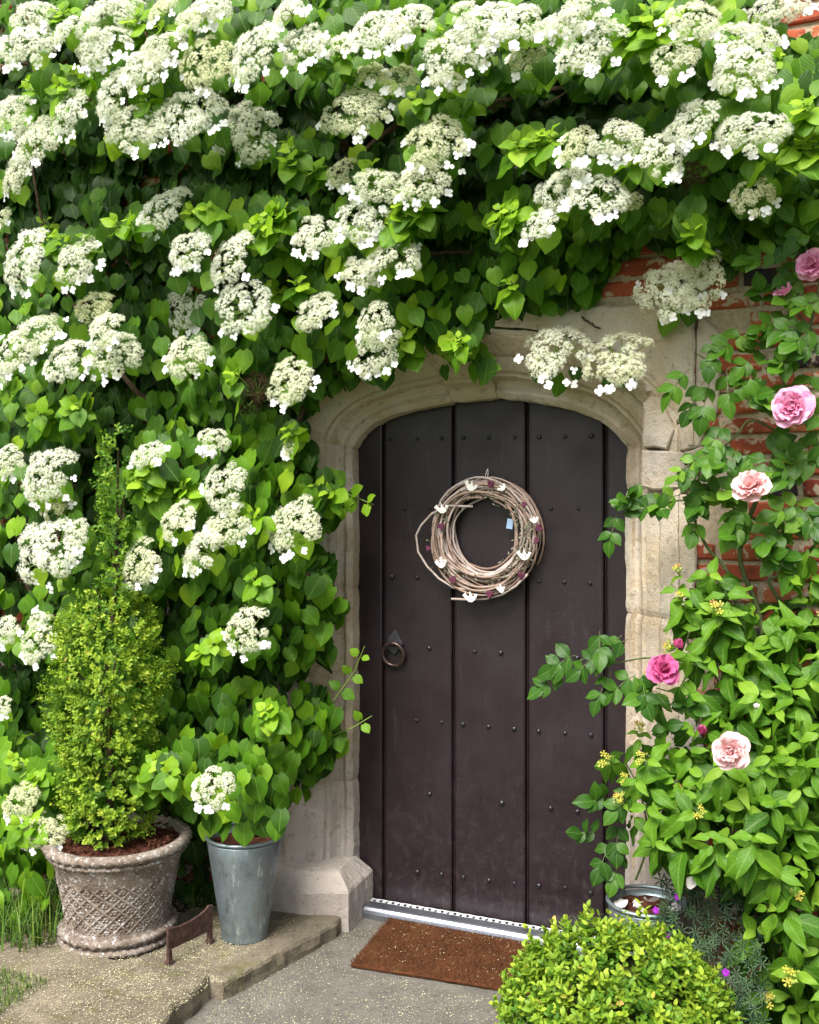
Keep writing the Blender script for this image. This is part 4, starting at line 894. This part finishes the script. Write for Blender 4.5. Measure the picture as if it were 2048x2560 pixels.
# ---- purple cranesbill ---------------------------------------------------
ger = thing('cranesbill', 'dark feathery cranesbill with small purple flowers behind the box ball', 'plant', (.9, -.55, 0)); GO = np.array([.9, -.55, 0])
g = G()
for k in range(260):
    x = rng.uniform(1640, 1910); y = rng.uniform(2190, 2560); p = at(x, y, -.46-.0009*(y-2200)+rng.normal(0, .03)); n = nrm([rng.normal(0, .4), -1, .8+rng.normal(0, .3)]); e1 = nrm(np.cross(n, [.2, .4, 1])+rv(.3)); e1 = nrm(e1-n*(e1@n)); e2 = np.cross(n, e1); r = rng.uniform(.016, .027)
    for q in range(7):
        a = q*.9-2.7; d = e1*math.cos(a)+e2*math.sin(a); s_ = -e1*math.sin(a)+e2*math.cos(a); V = [p, p+d*r*.55-s_*r*.09, p+d*r*.8+s_*r*.22, p+d*r, p+d*r*.55+s_*r*.09]; g.add([v-GO for v in V], [(0, 1, 3, 4), (1, 2, 3)], rng.random()*.4)
    g.tube([p-GO, p+np.array([0, .05, -.1])-GO], .0009, 3, .2)
gm = M('cranesbill_leaf', .6, .3); gm.col(gm.ramp(gm.attr('tint')[2], [(0, (.010, .032, .010)), (.4, (.030, .075, .022))])); stuff(g.obj('foliage', gm.m, ger))
pur = simple('purple_petal', (.20, .012, .28), .6, .2)
for x, y in ((1695, 2243), (1640, 2276), (1668, 2340), (1815, 2432)):
    p = at(x, y, -.56-.0010*(y-2200)); g = G(); n = nrm([-.2, -1, .5]); e1 = nrm(np.cross(n, [0, 0, 1])); e2 = np.cross(n, e1)
    for q in range(5):
        a = q*1.2566; d = e1*math.cos(a)+e2*math.sin(a); s_ = -e1*math.sin(a)+e2*math.cos(a); r = .010; V = [p, p+d*r*.6-s_*r*.45+n*.002, p+d*r-s_*r*.2, p+d*r+s_*r*.2, p+d*r*.6+s_*r*.45+n*.002]; g.add([v-GO for v in V], [(0, 1, 2, 3, 4)])
    g.obj('flower', pur, ger)

# ================================================================== who is seen: cast camera rays on all the foliage
bv, bf, owner = [], [], []; off = 0
def occ(V, F, oid):
    global off
    bv.append(V); bf.append(F+off); owner.append(np.full(len(F), oid)); off += len(V)
ids = []
for P in PLANTS:
    for k in range(len(P.M)):
        V, F, UV = TPL[P.kind][P.T[k]]; W = V@P.M[k][:3, :3].T+P.M[k][:3, 3]; occ(W, F, len(ids)); ids.append((P, k))
disc = np.array([(0, 0, .38)]+[(.9*math.cos(a), .9*math.sin(a), .05) for a in np.linspace(0, 2*PI, 13)[:-1]]); dF = np.array([(0, i+1, (i+1) % 12+1, (i+1) % 12+1) for i in range(12)])
for A, v, fr in heads: occ(disc@A[:3, :3].T+A[:3, 3], dF, len(ids)); ids.append(('head', 0))
for i, (B, v, h) in enumerate(florets):
    fv = np.array(FG[v].v); ff = np.array(FG[v].f); occ(fv@B[:3, :3].T+B[:3, 3], ff, len(ids)); ids.append(('floret', i))
# planter, bucket and ball core as solids
VV = np.concatenate(bv); FF = np.concatenate(bf); OW = np.concatenate(owner)
def clean(f): return (f[0], f[1], f[2]) if f[2] == f[3] else f
tree = BVHTree.FromPolygons(VV.tolist(), [clean(f) for f in FF.tolist()], all_triangles=False)
hits = np.zeros(len(ids), int); cv = Vector(CAM)
for py in np.arange(2.5, 2560, 5):
    for px in np.arange(2.5, 2048, 5):
        d = ray(px, py); r = tree.ray_cast(cv, Vector(d))
        if r[2] is not None: hits[OW[r[2]]] += 1
LIM = 298
for P in PLANTS:
    mine = [i for i, q in enumerate(ids) if q[0] is P]; order = sorted(mine, key=lambda i: -hits[i]); keep = [i for i in order[:LIM] if hits[i] >= 5]; ks = set(keep)
    inv = np.eye(4); inv[:3, 3] = -np.array(P.root.location); lm, fm = LM[P.kind]
    mes = [npmesh('leaf', V, F, lm, UV, None) for V, F, UV in TPL[P.kind]]
    for i in keep:
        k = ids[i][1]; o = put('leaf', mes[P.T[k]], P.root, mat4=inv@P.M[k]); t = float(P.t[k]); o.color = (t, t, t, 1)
    Vs, Fs, Us, Ts = [], [], [], []; b = 0
    for i in mine:
        if i in ks: continue
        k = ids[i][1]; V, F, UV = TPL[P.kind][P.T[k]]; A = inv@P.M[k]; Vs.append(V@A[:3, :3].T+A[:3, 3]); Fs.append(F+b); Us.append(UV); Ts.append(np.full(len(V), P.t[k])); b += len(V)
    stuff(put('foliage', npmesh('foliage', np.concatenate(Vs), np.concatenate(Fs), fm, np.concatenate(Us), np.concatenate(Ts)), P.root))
# flower heads and their florets
inv = np.eye(4); inv[:3, 3] = -HO
hobj = []
for A, v, fr in heads:
    h = put('flower_head', HT[v][1], hyd, mat4=inv@A); b = put('blossom', HT[v][0], h); b.color = (max(fr, 0), 1.0 if fr < 0 else 0.0, 0, 1); stuff(b); hobj.append((h, np.linalg.inv(A)))
fi = [i for i, q in enumerate(ids) if q[0] == 'floret']; fo = sorted(fi, key=lambda i: -hits[i]); keep = set(i for i in fo[:LIM] if hits[i] >= 2); Vs, Fs = [], []; b = 0
for i in fi:
    B, v, hI = florets[ids[i][1]]
    if i in keep: put('floret', FME[v], hobj[hI][0], mat4=hobj[hI][1]@B)
    else:
        A = inv@B; fv = np.array(FG[v].v); Vs.append(fv@A[:3, :3].T+A[:3, 3]); Fs.append(np.array(FG[v].f)+b); b += len(fv)
stuff(put('small_florets', npmesh('small_florets', np.concatenate(Vs), np.concatenate(Fs), wm.m), hyd))

# ================================================================== brick wall
wall = thing('brick_wall', 'old red brick wall with pale lime mortar behind the climbing plants', 'wall', (0, WY, 0))
g = G()
xs = [-14, -.9, .62, 14]
def wbox(x0, x1, z0, z1): g.box(x0, x1, .004, .45, z0, z1)
wbox(-14, -.84, -.1, 5.2); wbox(.63, 14, -.1, 5.2); wbox(-.84, .63, TOPZ-.06, 5.2); g.obj('mortar', MORTAR, wall)
def brick_geo(w_, h_, seed, t=0.0):
    r_ = np.random.default_rng(seed); g_ = G(); V = []
    for ins, y in ((.0, .03), (.0, .0005), (.0018, -.0045), (.007, -.0075)):
        n = 0
        for (cx, cz) in ((-1, -1), (-.35, -1), (.35, -1), (1, -1), (1, 1), (.35, 1), (-.35, 1), (-1, 1)):
            rr = .0035 if abs(cx) == 1 else 0
            V.append((cx*(w_/2-ins)-(rr*np.sign(cx) if abs(cx) == 1 else 0)*.6+r_.normal(0, .0016), y+r_.normal(0, .0007)*(y < 0), cz*(h_/2-ins)-rr*np.sign(cz)*.5+r_.normal(0, .0018)))
    F = [(j*8+i, j*8+(i+1) % 8, j*8+8+(i+1) % 8, j*8+8+i) for j in range(3) for i in range(8)]+[(24, 25, 30, 31), (25, 26, 29, 30), (26, 27, 28, 29)]
    g_.add(V, F, t); return g_
CH = .0655; BME = {}
def brick_me(kind, v):
    if (kind, v) not in BME: BME[kind, v] = brick_geo({'s': .213, 'h': .1, 'q': .058}[kind], .051, v+{'s': 0, 'h': 50, 'q': 90}[kind]).mesh('brick', BRICK)
    return BME[kind, v]
rest = G(); cand = []
for c in range(-1, 62):
    z = .02+c*CH; x = -3.0+rng.uniform(0, .2); j = 0
    while x < 2.4:
        kind = 's' if rng.random() < .55 else 'h'
        if rng.random() < .06: kind = 'q'
        w_ = {'s': .213, 'h': .1, 'q': .058}[kind]; cx = x+w_/2; x += w_+.013
        if cx+w_/2 > -.80 and cx-w_/2 < .672 and z < TOPZ-.02: continue
        vis = 0
        for dx in (-.4, 0, .4):
            for dz in (-.3, .3):
                q = np.array([cx+dx*w_, WY-.01, z+dz*.05]); u, v = proj(q)
                if 0 < u < 2048 and 0 < v < 2560:
                    dd = q-CAM; L = np.linalg.norm(dd); r = tree.ray_cast(cv, Vector(dd/L), L-.004)
                    vis += r[2] is None
        if -.9 < cx < .66 and z < TOPZ: vis = 0
        cand.append((vis, kind, cx, z, rng.normal(0, .0022), rng.normal(0, .012), int(rng.integers(5))))
best = sorted([c for c in cand if c[0] >= 1], key=lambda c: -c[0])[:LIM]; bset = set(id(c) for c in best)
for c in cand:
    vis, kind, cx, z, dy, rot, v = c
    if id(c) in bset:
        o = put('brick', brick_me(kind, v), wall, loc=(cx, dy, z)); o.rotation_euler = (0, rot, 0)
    elif z < 4.0:
        gg = brick_geo({'s': .213, 'h': .1, 'q': .058}[kind], .051, v); rest.add([(p[0]+cx, p[1]+dy, p[2]+z) for p in gg.v], gg.f, float(rng.random()))
stuff(rest.obj('brickwork', BRICKF, wall))

# ================================================================== wreath
wc = at(*k1725(1022, 1128), -.035); wm_px = 3.66/FPX*2048/1725
wre = thing('willow_wreath', 'round willow twig wreath with white birds and purple hearts hanging on the door', 'wreath', tuple(wc))
wil = M('willow_twig', .6, .3); nn_ = wil.noise(25, 4); wil.col(wil.ramp(wil.math('ADD', wil.math('MULTIPLY', wil.info()['Random'], .6), wil.math('MULTIPLY', nn_, .4)), [(.15, (.20, .12, .085)), (.5, (.38, .275, .225)), (.85, (.52, .45, .43))])); wil.bump(nn_, .4, .002)
def sx(dx): return dx*wm_px/math.cos(YAW)*.98
for k in range(34):
    R0 = rng.normal(.161, .010); ph = rng.uniform(0, 2*PI); ec = rng.uniform(.016, .040); turns = rng.uniform(.8, 1.3); n = 46; wob = rng.uniform(.002, .010); w2 = rng.integers(2, 4); ph2 = rng.uniform(0, 6.28)
    y0 = rng.uniform(-.028, .018); pts = []
    for t in np.linspace(0, turns*2*PI, n):
        r = np.clip(R0+ec*math.cos(t+ph)+wob*math.sin(w2*t+ph2), .117, .208); a = t+ph*2.3
        pts.append((r*1.02*math.cos(a), y0+.016*math.sin(2*t+ph2)-.012*math.sin(PI*(r-.118)/.09), r*math.sin(a)*1.03))
    g = G(); g.tube(pts, list(np.interp(np.linspace(0, 1, n), [0, .7, 1], [.0050, .0043, .002])*rng.uniform(.7, 1.1)), 6); g.obj('twig', wil.m, wre, smooth=True)
loop = [(-20, -60), (-70, -62), (-105, -45), (-128, -20), (-138, 0), (-134, 35), (-115, 65), (-90, 90), (-60, 108), (-20, 112), (20, 105)]
g = G(); g.tube([(sx(x), -.03, -z*wm_px) for x, z in loop], .0042, 6); g.obj('twig', wil.m, wre, smooth=True)
g = G(); g.tube([(sx(x), -.02, -z*wm_px) for x, z in ((-66, 132), (-30, 132), (5, 129), (38, 119), (66, 100), (88, 76))], .0045, 6); g.obj('twig', wil.m, wre, smooth=True)
bird = G(); bird.prism([(-1, .35), (-.62, .72), (-.42, .30), (-.12, .18), (-.02, .95), (.32, .22), (.55, .12), (.62, .48), (.98, .42), (.92, .12), (.55, -.42), (.15, -.62), (-.25, -.52), (-.62, -.10)], -.16, .16, bev=.05)
WHITE = simple('white_painted_wood', (.80, .79, .75), .55, .3, 0, .05, 60); birdme = bird.mesh('bird', WHITE)
heart = G(); heart.prism([(0, -1), (.55, -.35), (.85, .2), (.75, .62), (.42, .78), (.1, .62), (0, .42), (-.1, .62), (-.42, .78), (-.75, .62), (-.85, .2), (-.55, -.35)], -.22, .22, bev=.08)
heartme = heart.mesh('heart', simple('plum_felt', (.125, .038, .070), .9, .1, 0, .3, 120, .4))
def W1(x, z): return (sx(1020/1.18735+x/4.539/1.18735-1022), 0, -(1160/1.18735+z/4.539/1.18735-1128)*wm_px)
for x, z, rot, sc in ((450, 520, .15, .027), (445, 1130, .2, .027), (1340, 1020, 0, .027), (765, 1495, .05, .027), (1100, 1395, .15, .020), (1110, 290, .8, .018), (770, 270, -.35, .027), (1450, 640, .3, .018)):
    p = W1(x, z); o = put('bird', birdme, wre, loc=(p[0], -.052, p[2])); o.rotation_euler = (rng.normal(0, .15), -rot, rng.normal(0, .2)); o.scale = (sc,)*3
for x, z, rot, sc in ((985, 245, .3, .0125), (440, 710, -.3, .0125), (295, 960, .4, .010), (570, 1300, -.4, .0125), (975, 1450, .1, .0135), (1310, 1240, .15, .0135), (1495, 720, 1.2, .0130), (1340, 470, .2, .010), (1465, 860, .7, .011)):
    p = W1(x, z); o = put('heart', heartme, wre, loc=(p[0], -.050, p[2])); o.rotation_euler = (rng.normal(0, .2), rot, rng.normal(0, .3)); o.scale = (sc*1.25,)*3
g = G()
for k in range(230):
    a = rng.uniform(0, 2*PI); a = a if rng.random() < .55 else rng.normal(0, .55); r = rng.normal(.166, .02); p = np.array([r*math.cos(a), -.045+rng.normal(0, .006), r*math.sin(a)]); d = nrm([rng.normal(), rng.normal(-.5, .4), rng.normal()])
    L = rng.uniform(.008, .022); g.tube([p, p+d*L], .0007, 3, 0.0)
    for q in range(2): c = p+d*L*rng.uniform(.5, 1); g.tube([c, c+nrm(d+rv(.7))*.007], .0012, 3, .8)
sgm = M('dried_sprig', .8, .2); sgm.col(sgm.ramp(sgm.attr('tint')[2], [(0, (.13, .12, .07)), (1, (.36, .38, .27))])); stuff(g.obj('dried_sprigs', sgm.m, wre))
p = W1(1155, 680); g = G(); g.box(-.011, .011, -.0008, .0008, -.018, .018); o = g.obj('paper_tag', simple('blue_tag', (.30, .42, .62), .6, .3), wre, loc=(p[0], -.010, p[2])); o.rotation_euler = (0, .15, .1)
g = G(); p = W1(905, 110); g.tube([(p[0]-.001, -.0, p[2]+.012), (p[0]-.004, -.012, p[2]-.01), (p[0], -.02, p[2]-.03), (p[0]+.004, -.008, p[2]-.01), (p[0]+.001, 0, p[2]+.012)], .0011, 5); g.obj('hanging_loop', WHITE, wre)

# ================================================================== doormat
ma = math.radians(4.5); mat_o = thing('doormat', 'rectangular rust brown coir doormat on the path before the door', 'doormat', (-.355, -.49, 0)); mat_o.rotation_euler = (0, 0, ma)
coir = M('coir', .95, .1); cn = coir.noise(10, 4, .6); coir.col(coir.mix(coir.attr('tint')[2], coir.ramp(cn, [(.3, (.050, .018, .008)), (.6, (.095, .036, .015)), (.75, (.085, .050, .02))]), (.14, .068, .033)))
g = G(); n = 40; V = []; ring = []
for i in range(n): ring.append((.68*i/n, 0))
for i in range(24): ring.append((.68, .40*i/24))
for i in range(n): ring.append((.68-.68*i/n, .40))
for i in range(24): ring.append((0, .40-.40*i/24))
ring = np.array(ring); rc = np.array([.34, .20])
for off_, z in ((0, .005), (-.002, .012), (.004, .017), (.02, .018)):
    for p in ring: q = p+nrm(rc-p)*(off_+.004*fbm((p[0], p[1], z), 40)); V.append((q[0], q[1], z))
N_ = len(ring); g.add(V, [(j*N_+i, j*N_+(i+1) % N_, (j+1)*N_+(i+1) % N_, (j+1)*N_+i) for j in range(3) for i in range(N_)]+[tuple(3*N_+i for i in range(N_))]); g.obj('mat_base', coir.m, mat_o)
K = 24000; xy = np.stack([rng.uniform(-.003, .683, K), rng.uniform(-.003, .403, K)], 1); an = rng.uniform(0, 2*PI, K); L = rng.uniform(.004, .014, K); ln = rng.normal(0, .007, (K, 2))
b0 = np.stack([xy[:, 0]-np.cos(an)*.0011, xy[:, 1]-np.sin(an)*.0011, np.full(K, .016)], 1); b1 = np.stack([xy[:, 0]+np.cos(an)*.0011, xy[:, 1]+np.sin(an)*.0011, np.full(K, .016)], 1); tt = np.stack([xy[:, 0]+ln[:, 0], xy[:, 1]+ln[:, 1], .016+L], 1)
Vb = np.stack([b0, b1, tt], 1).reshape(-1, 3); Fb = np.arange(3*K).reshape(-1, 3); Tb = np.repeat(np.clip(rng.normal(.35, .3, K), 0, 1), 3); stuff(put('bristles', npmesh('bristles', Vb, Fb, coir.m, None, Tb, False), mat_o))

# ================================================================== stone planter
pot = thing('stone_planter', 'large weathered cast stone planter with lattice pattern and rope rims', 'planter', tuple(PC))
def prad(z): return np.interp(z, [0, .045, .07, .12, .20, .27, .315, .35], [.182, .184, .171, .177, .192, .211, .228, .233])
prof = [(.10, 0), (.180, .0), (.184, .012), (.180, .05)]+[(prad(z), z) for z in np.linspace(.055, .315, 12)]+[(.234, .33), (.228, .345), (.212, .346), (.205, .31), (.0, .305)]
g = G(); g.lathe(prof, 64); g.v = [(x*(1+.006*fbm((x, y, z), 12)), y*(1+.006*fbm((x, y, z), 12)), z) for x, y, z in g.v]; g.obj('pot_body', CAST, pot, smooth=True)
def rope(R, z, r, tw):
    g_ = G(); n, m = 160, 10; V = []
    for i in range(n):
        a = 2*PI*i/n
        for k in range(m):
            b = 2*PI*k/m; rr = r*(1+.26*math.sin(tw*a+2*b)+.16*fbm((math.cos(a)*R, math.sin(a)*R, b*.02), 22)); V.append(((R+rr*math.cos(b))*math.cos(a), (R+rr*math.cos(b))*math.sin(a), z+rr*.9*math.sin(b)))
    g_.add(V, [(i*m+k, i*m+(k+1) % m, ((i+1) % n)*m+(k+1) % m, ((i+1) % n)*m+k) for i in range(n) for k in range(m)]); return g_
rope(.230, .333, .0165, 40).obj('rope_rim', CAST, pot, smooth=True); rope(.225, .307, .0095, 60).obj('rope_rim', CAST, pot, smooth=True)
rope(.184, .048, .0145, 36).obj('rope_rim', CAST, pot, smooth=True); rope(.186, .015, .0130, 50).obj('rope_rim', CAST, pot, smooth=True)
facing = math.atan2(-FW[1], -FW[0])
for sg in (-1, 1):
    g = G(); V = []
    for i, z in enumerate(np.linspace(.075, .235, 12)):
        a = sg*(z-.15)*6.2
        for da, dr in ((-.036, -.001), (-.024, .0042), (.024, .0042), (.036, -.001)): r = prad(z)+dr+.001*fbm((a, z, 0), 50); V.append((r*math.cos(a+da), r*math.sin(a+da), z))
    g.add(V, [(j*4+i, j*4+i+1, j*4+i+5, j*4+i+4) for j in range(11) for i in range(3)]); me = g.mesh('lattice_strip', CAST, True)
    for k in range(-5, 6): put('lattice_strip', me, pot).rotation_euler = (0, 0, facing+k*.29+.05)
g = G()
for k in range(6):
    a = k*PI/3; cx, cz = (.009*math.cos(a), .009*math.sin(a)); g.add([(-.002, cx+.005*math.cos(q), cz+.005*math.sin(q)) for q in np.linspace(0, 2*PI, 7)[:-1]]+[(.006, cx, cz)], [(i, (i+1) % 6, 6) for i in range(6)])
g.add([(.0, .0055*math.cos(q), .0055*math.sin(q)) for q in np.linspace(0, 2*PI, 7)[:-1]]+[(.008, 0, 0)], [(i, (i+1) % 6, 6) for i in range(6)]); rme = g.mesh('rosette', CAST)
for row, z in enumerate((.085, .107, .131, .155, .179, .203, .224)):
    for k in range(-5, 6):
        a = facing+.05+(k+(.5 if row % 2 else 0))*.29; o = put('rosette', rme, pot, loc=(prad(z)*math.cos(a), prad(z)*math.sin(a), z)); o.rotation_euler = (0, -.12, a); o.scale = (.75, 1.25, .95)
g = G(); V = [(0, 0, .325)]; n = 40
for r, z in ((.07, .33), (.14, .325), (.208, .318)):
    for k in range(n): V.append((r*math.cos(2*PI*k/n), r*math.sin(2*PI*k/n), z+.012*fbm((r*math.cos(2*PI*k/n)*30, r*30*math.sin(2*PI*k/n), 0), 1)))
g.add(V, [(0, 1+k, 1+(k+1) % n) for k in range(n)]+[(1+j*n+k, 1+j*n+(k+1) % n, 1+j*n+n+(k+1) % n, 1+j*n+n+k) for j in range(2) for k in range(n)])
MULCH = simple('bark_mulch', (.065, .024, .015), .95, .1, 0, .6, 60, .9); g.obj('soil', MULCH, pot)
g = G()
for k in range(220):
    r = .20*math.sqrt(rng.random()); a = rng.uniform(0, 2*PI); p = np.array([r*math.cos(a), r*math.sin(a), .333+rng.uniform(0, .01)]); d = nrm(rv()+[0, 0, .1])*rng.uniform(.006, .014); e = nrm(np.cross(d, rv()))*rng.uniform(.003, .006); g.add([p-d-e, p+d-e, p+d+e, p-d+e], [(0, 1, 2, 3)])
stuff(g.obj('bark_chips', MULCH, pot))

# ================================================================== zinc buckets
def bucket(name, label, loc, rt, rb_, h):
    t = thing(name, label, 'bucket', loc)
    g_ = G(); g_.lathe([(.02, .004), (rb_*.96, .004), (rb_, .0), (rb_*1.012, .006), (rb_*1.0, .016)]+[(rb_+(rt-rb_)*s_, .016+(h-.02)*s_) for s_ in np.linspace(.05, .97, 8)]+[(rt*.965, h*.98), (rt*.95, h*.9), (rt*.93, h*.86)], 56); g_.obj('bucket_body', ZINC, t, smooth=True)
    g_ = G(); g_.tube([(rt*math.cos(a), rt*math.sin(a), h) for a in np.linspace(0, 2*PI, 57)[:-1]], .0062, 8, closed=True); g_.obj('rolled_rim', ZINC, t, smooth=True)
    g_ = G(); n = 28; V = [(0, 0, h*.93)]
    for r in (.5, .97):
        for k in range(n): a = 2*PI*k/n; V.append((rt*.93*r*math.cos(a), rt*.93*r*math.sin(a), h*.925+.008*fbm((math.cos(a)*r*3, math.sin(a)*r*3, 0), 2)))
    g_.add(V, [(0, 1+k, 1+(k+1) % n) for k in range(n)]+[(1+k, 1+(k+1) % n, 1+n+(k+1) % n, 1+n+k) for k in range(n)]); g_.obj('soil', MULCH, t)
    return t
bucket('zinc_bucket', 'tall tapered zinc flower bucket standing between stone planter and doorway plinth', (-.741, -.534, .060), .130, .079, .35)
bucket('zinc_bucket', 'small zinc pot with fallen white petals half hidden behind the box ball', (.60, -.385, .005), .118, .085, .33)
for i, (x, y, s_, rot, lb_) in enumerate(((1560, 2222, .042, .4, 'white fallen rose petal at the left inside the small zinc pot'), (1620, 2240, .048, 1.9, 'broad white fallen petal at the front of the small zinc pot'), (1640, 2200, .045, 3.2, 'white fallen rose petal at the back of the small zinc pot'), (1662, 2240, .038, 5.0, 'white fallen petal by the right rim of the small zinc pot'), (1608, 2216, .03, 2.6, 'smallest curled white petal amid the soil of the small zinc pot'))):
    off_ = ((-.062, -.040), (.012, -.062), (.020, .030), (.066, -.018), (-.010, -.005))[i]
    o = put('rose_petal', petal_me(WHP, i % 3), None, loc=(.60+off_[0], -.385+off_[1]-.015, .326+.003*i)); o.rotation_euler = (rng.normal(.15, .15), rng.normal(0, .2), rot); o.scale = (s_*1.05,)*3; tag(o, lb_, 'petal', 'fallen petals in the small zinc pot')
o = put('rose_petal', petal_me(WHP, 1), None, loc=at(1722, 2222, -.62)); o.rotation_euler = (1.0, .5, .4); o.scale = (.034,)*3; tag(o, 'white fallen petal caught on the shrub leaves beside the small zinc pot', 'petal')

# ================================================================== boot scraper
a_ = np.array([-.848, -.815, .06]); b_ = np.array([-.818, -.625, .06]); bs = thing('boot_scraper', 'rusty iron boot scraper set in the slab between planter and bucket', 'boot scraper', tuple(a_)); dv = b_-a_; L_ = np.linalg.norm(dv); bs.rotation_euler = (0, 0, math.atan2(dv[1], dv[0]))
g = G(); outl = [(-.006, .047), (L_+.006, .042), (L_+.008, .125), (L_-.012, .130), (L_-.022, .120), (L_*.72, .112), (L_*.5, .107), (L_*.25, .108), (-.006, .118)]; g.prism([np.array(p) for p in outl], -.004, .004, bev=.0012); g.obj('blade', RUST, bs)
for x in (.002, L_-.004):
    g = G(); V = []
    for z, hx, hy2 in ((-.01, .013, .012), (.006, .012, .011), (.018, .008, .007), (.05, .006, .0055)):
        V += [(x-hx, -hy2, z), (x+hx, -hy2, z), (x+hx, hy2, z), (x-hx, hy2, z)]
    g.add(V, [(j*4+i, j*4+(i+1) % 4, j*4+4+(i+1) % 4, j*4+4+i) for j in range(3) for i in range(4)]+[(12, 13, 14, 15)]); g.obj('post', RUST, bs)

# black cable loop on the stone beside the rose
g = G(); g.tube([at(1348+x/2.4643, 600+y/2.4643, -.235-.01*math.sin(i)) for i, (x, y) in enumerate(((900, 1375), (945, 1358), (1010, 1385), (1050, 1430), (1060, 1480), (1040, 1540), (1085, 1500), (1100, 1560)))], .008, 7)
tag(g.obj('black_cable', simple('black_rubber', (.02, .02, .025), .6, .4), smooth=True), 'frayed loop of black cable on the stones behind the rose leaves', 'cable')

# ================================================================== grass and litter
def blades(name, n, xr, yr, zf, L, w_, lean, cols):
    V = []; F = []; T = []
    for k in range(n):
        x = rng.uniform(*xr); y = rng.uniform(*yr); z = zf(x, y); l = rng.uniform(*L); a = rng.uniform(0, 2*PI); d = np.array([math.cos(a), math.sin(a), 0])*rng.uniform(*lean)+np.array([.15, -.25, 0])*lean[1]; s_ = np.array([-math.sin(a), math.cos(a), 0])*w_*rng.uniform(.6, 1.2); b = len(V); t = rng.random()
        for i, q in enumerate((0, .35, .7, 1)):
            c = np.array([x, y, z])+np.array([0, 0, l])*(q-.45*q*q*min(1, np.linalg.norm(d)))+d*l*q*q; V += [c-s_*(1-q*.95), c+s_*(1-q*.95)]; T += [t, t]
        F += [(b+2*i, b+2*i+1, b+2*i+3, b+2*i+2) for i in range(3)]
    m = M(name+'_blade', .55, .3); m.col(m.ramp(m.attr('tint')[2], cols)); o = put(name, npmesh(name, np.array(V), np.array(F), m.m, None, np.array(T)), None); return stuff(o)
gc = [(0, (.03, .08, .01)), (.6, (.08, .17, .02)), (.9, (.16, .24, .04)), (1, (.28, .25, .09))]
blades('long_grass', 620, (-1.75, -1.30), (-.99, -.62), lambda x, y: .06, (.10, .24), .0035, (.2, .9), gc)
blades('short_grass', 1500, (-1.42, -1.08), (-1.32, -1.085), lambda x, y: .072, (.02, .055), .0016, (.1, .7), gc)
# cream specks of fallen florets
V = []; n = 0
def specks(cnt, xr, yr, zf, keep):
    for k in range(cnt):
        x, y = rng.uniform(*xr), rng.uniform(*yr)
        if not keep(x, y): continue
        z = zf(x, y); a = rng.uniform(0, 2*PI); l = rng.uniform(.0009, .0026); w_ = l*rng.uniform(.25, .6); d = np.array([math.cos(a), math.sin(a), rng.uniform(-.15, .25)]); e = np.array([-math.sin(a), math.cos(a), 0]); c = np.array([x, y, z+.0015])
        V.extend([c-d*l-e*w_, c+d*l-e*w_*.6, c+d*l+e*w_*.6, c-d*l+e*w_])
specks(26000, (-1.75, -.55), (-1.35, -.32), lambda x, y: .0625 if y > -.86 else .0815, lambda x, y: x < -.60-.1*max(0, -y-.3)*(y > -.84)-.02 and rng.random() < .25+.75*abs(mnoise.noise(Vector((x*9, y*9, 0))))*2)
specks(11000, (-.62, .5), (-1.3, -.12), lambda x, y: .002, lambda x, y: not (-.37 < x < .33 and -.50 < y < -.07) and rng.random() < .3+abs(mnoise.noise(Vector((x*7, y*7, 3))))*1.6+(.5 if x < -.45 else 0))
specks(260, (-.33, .28), (-.44, -.1), lambda x, y: .026, lambda x, y: True)
V = np.array(V); F = np.arange(len(V)).reshape(-1, 4); lm_ = M('fallen_specks', .8, .2); lm_.col(lm_.ramp(lm_.attr('tint')[2], [(0, (.40, .36, .16)), (.5, (.62, .58, .34)), (1, (.74, .70, .52))]))
stuff(put('fallen_florets', npmesh('fallen_florets', V, F, lm_.m, None, np.repeat(rng.random(len(F)), 4), False)))
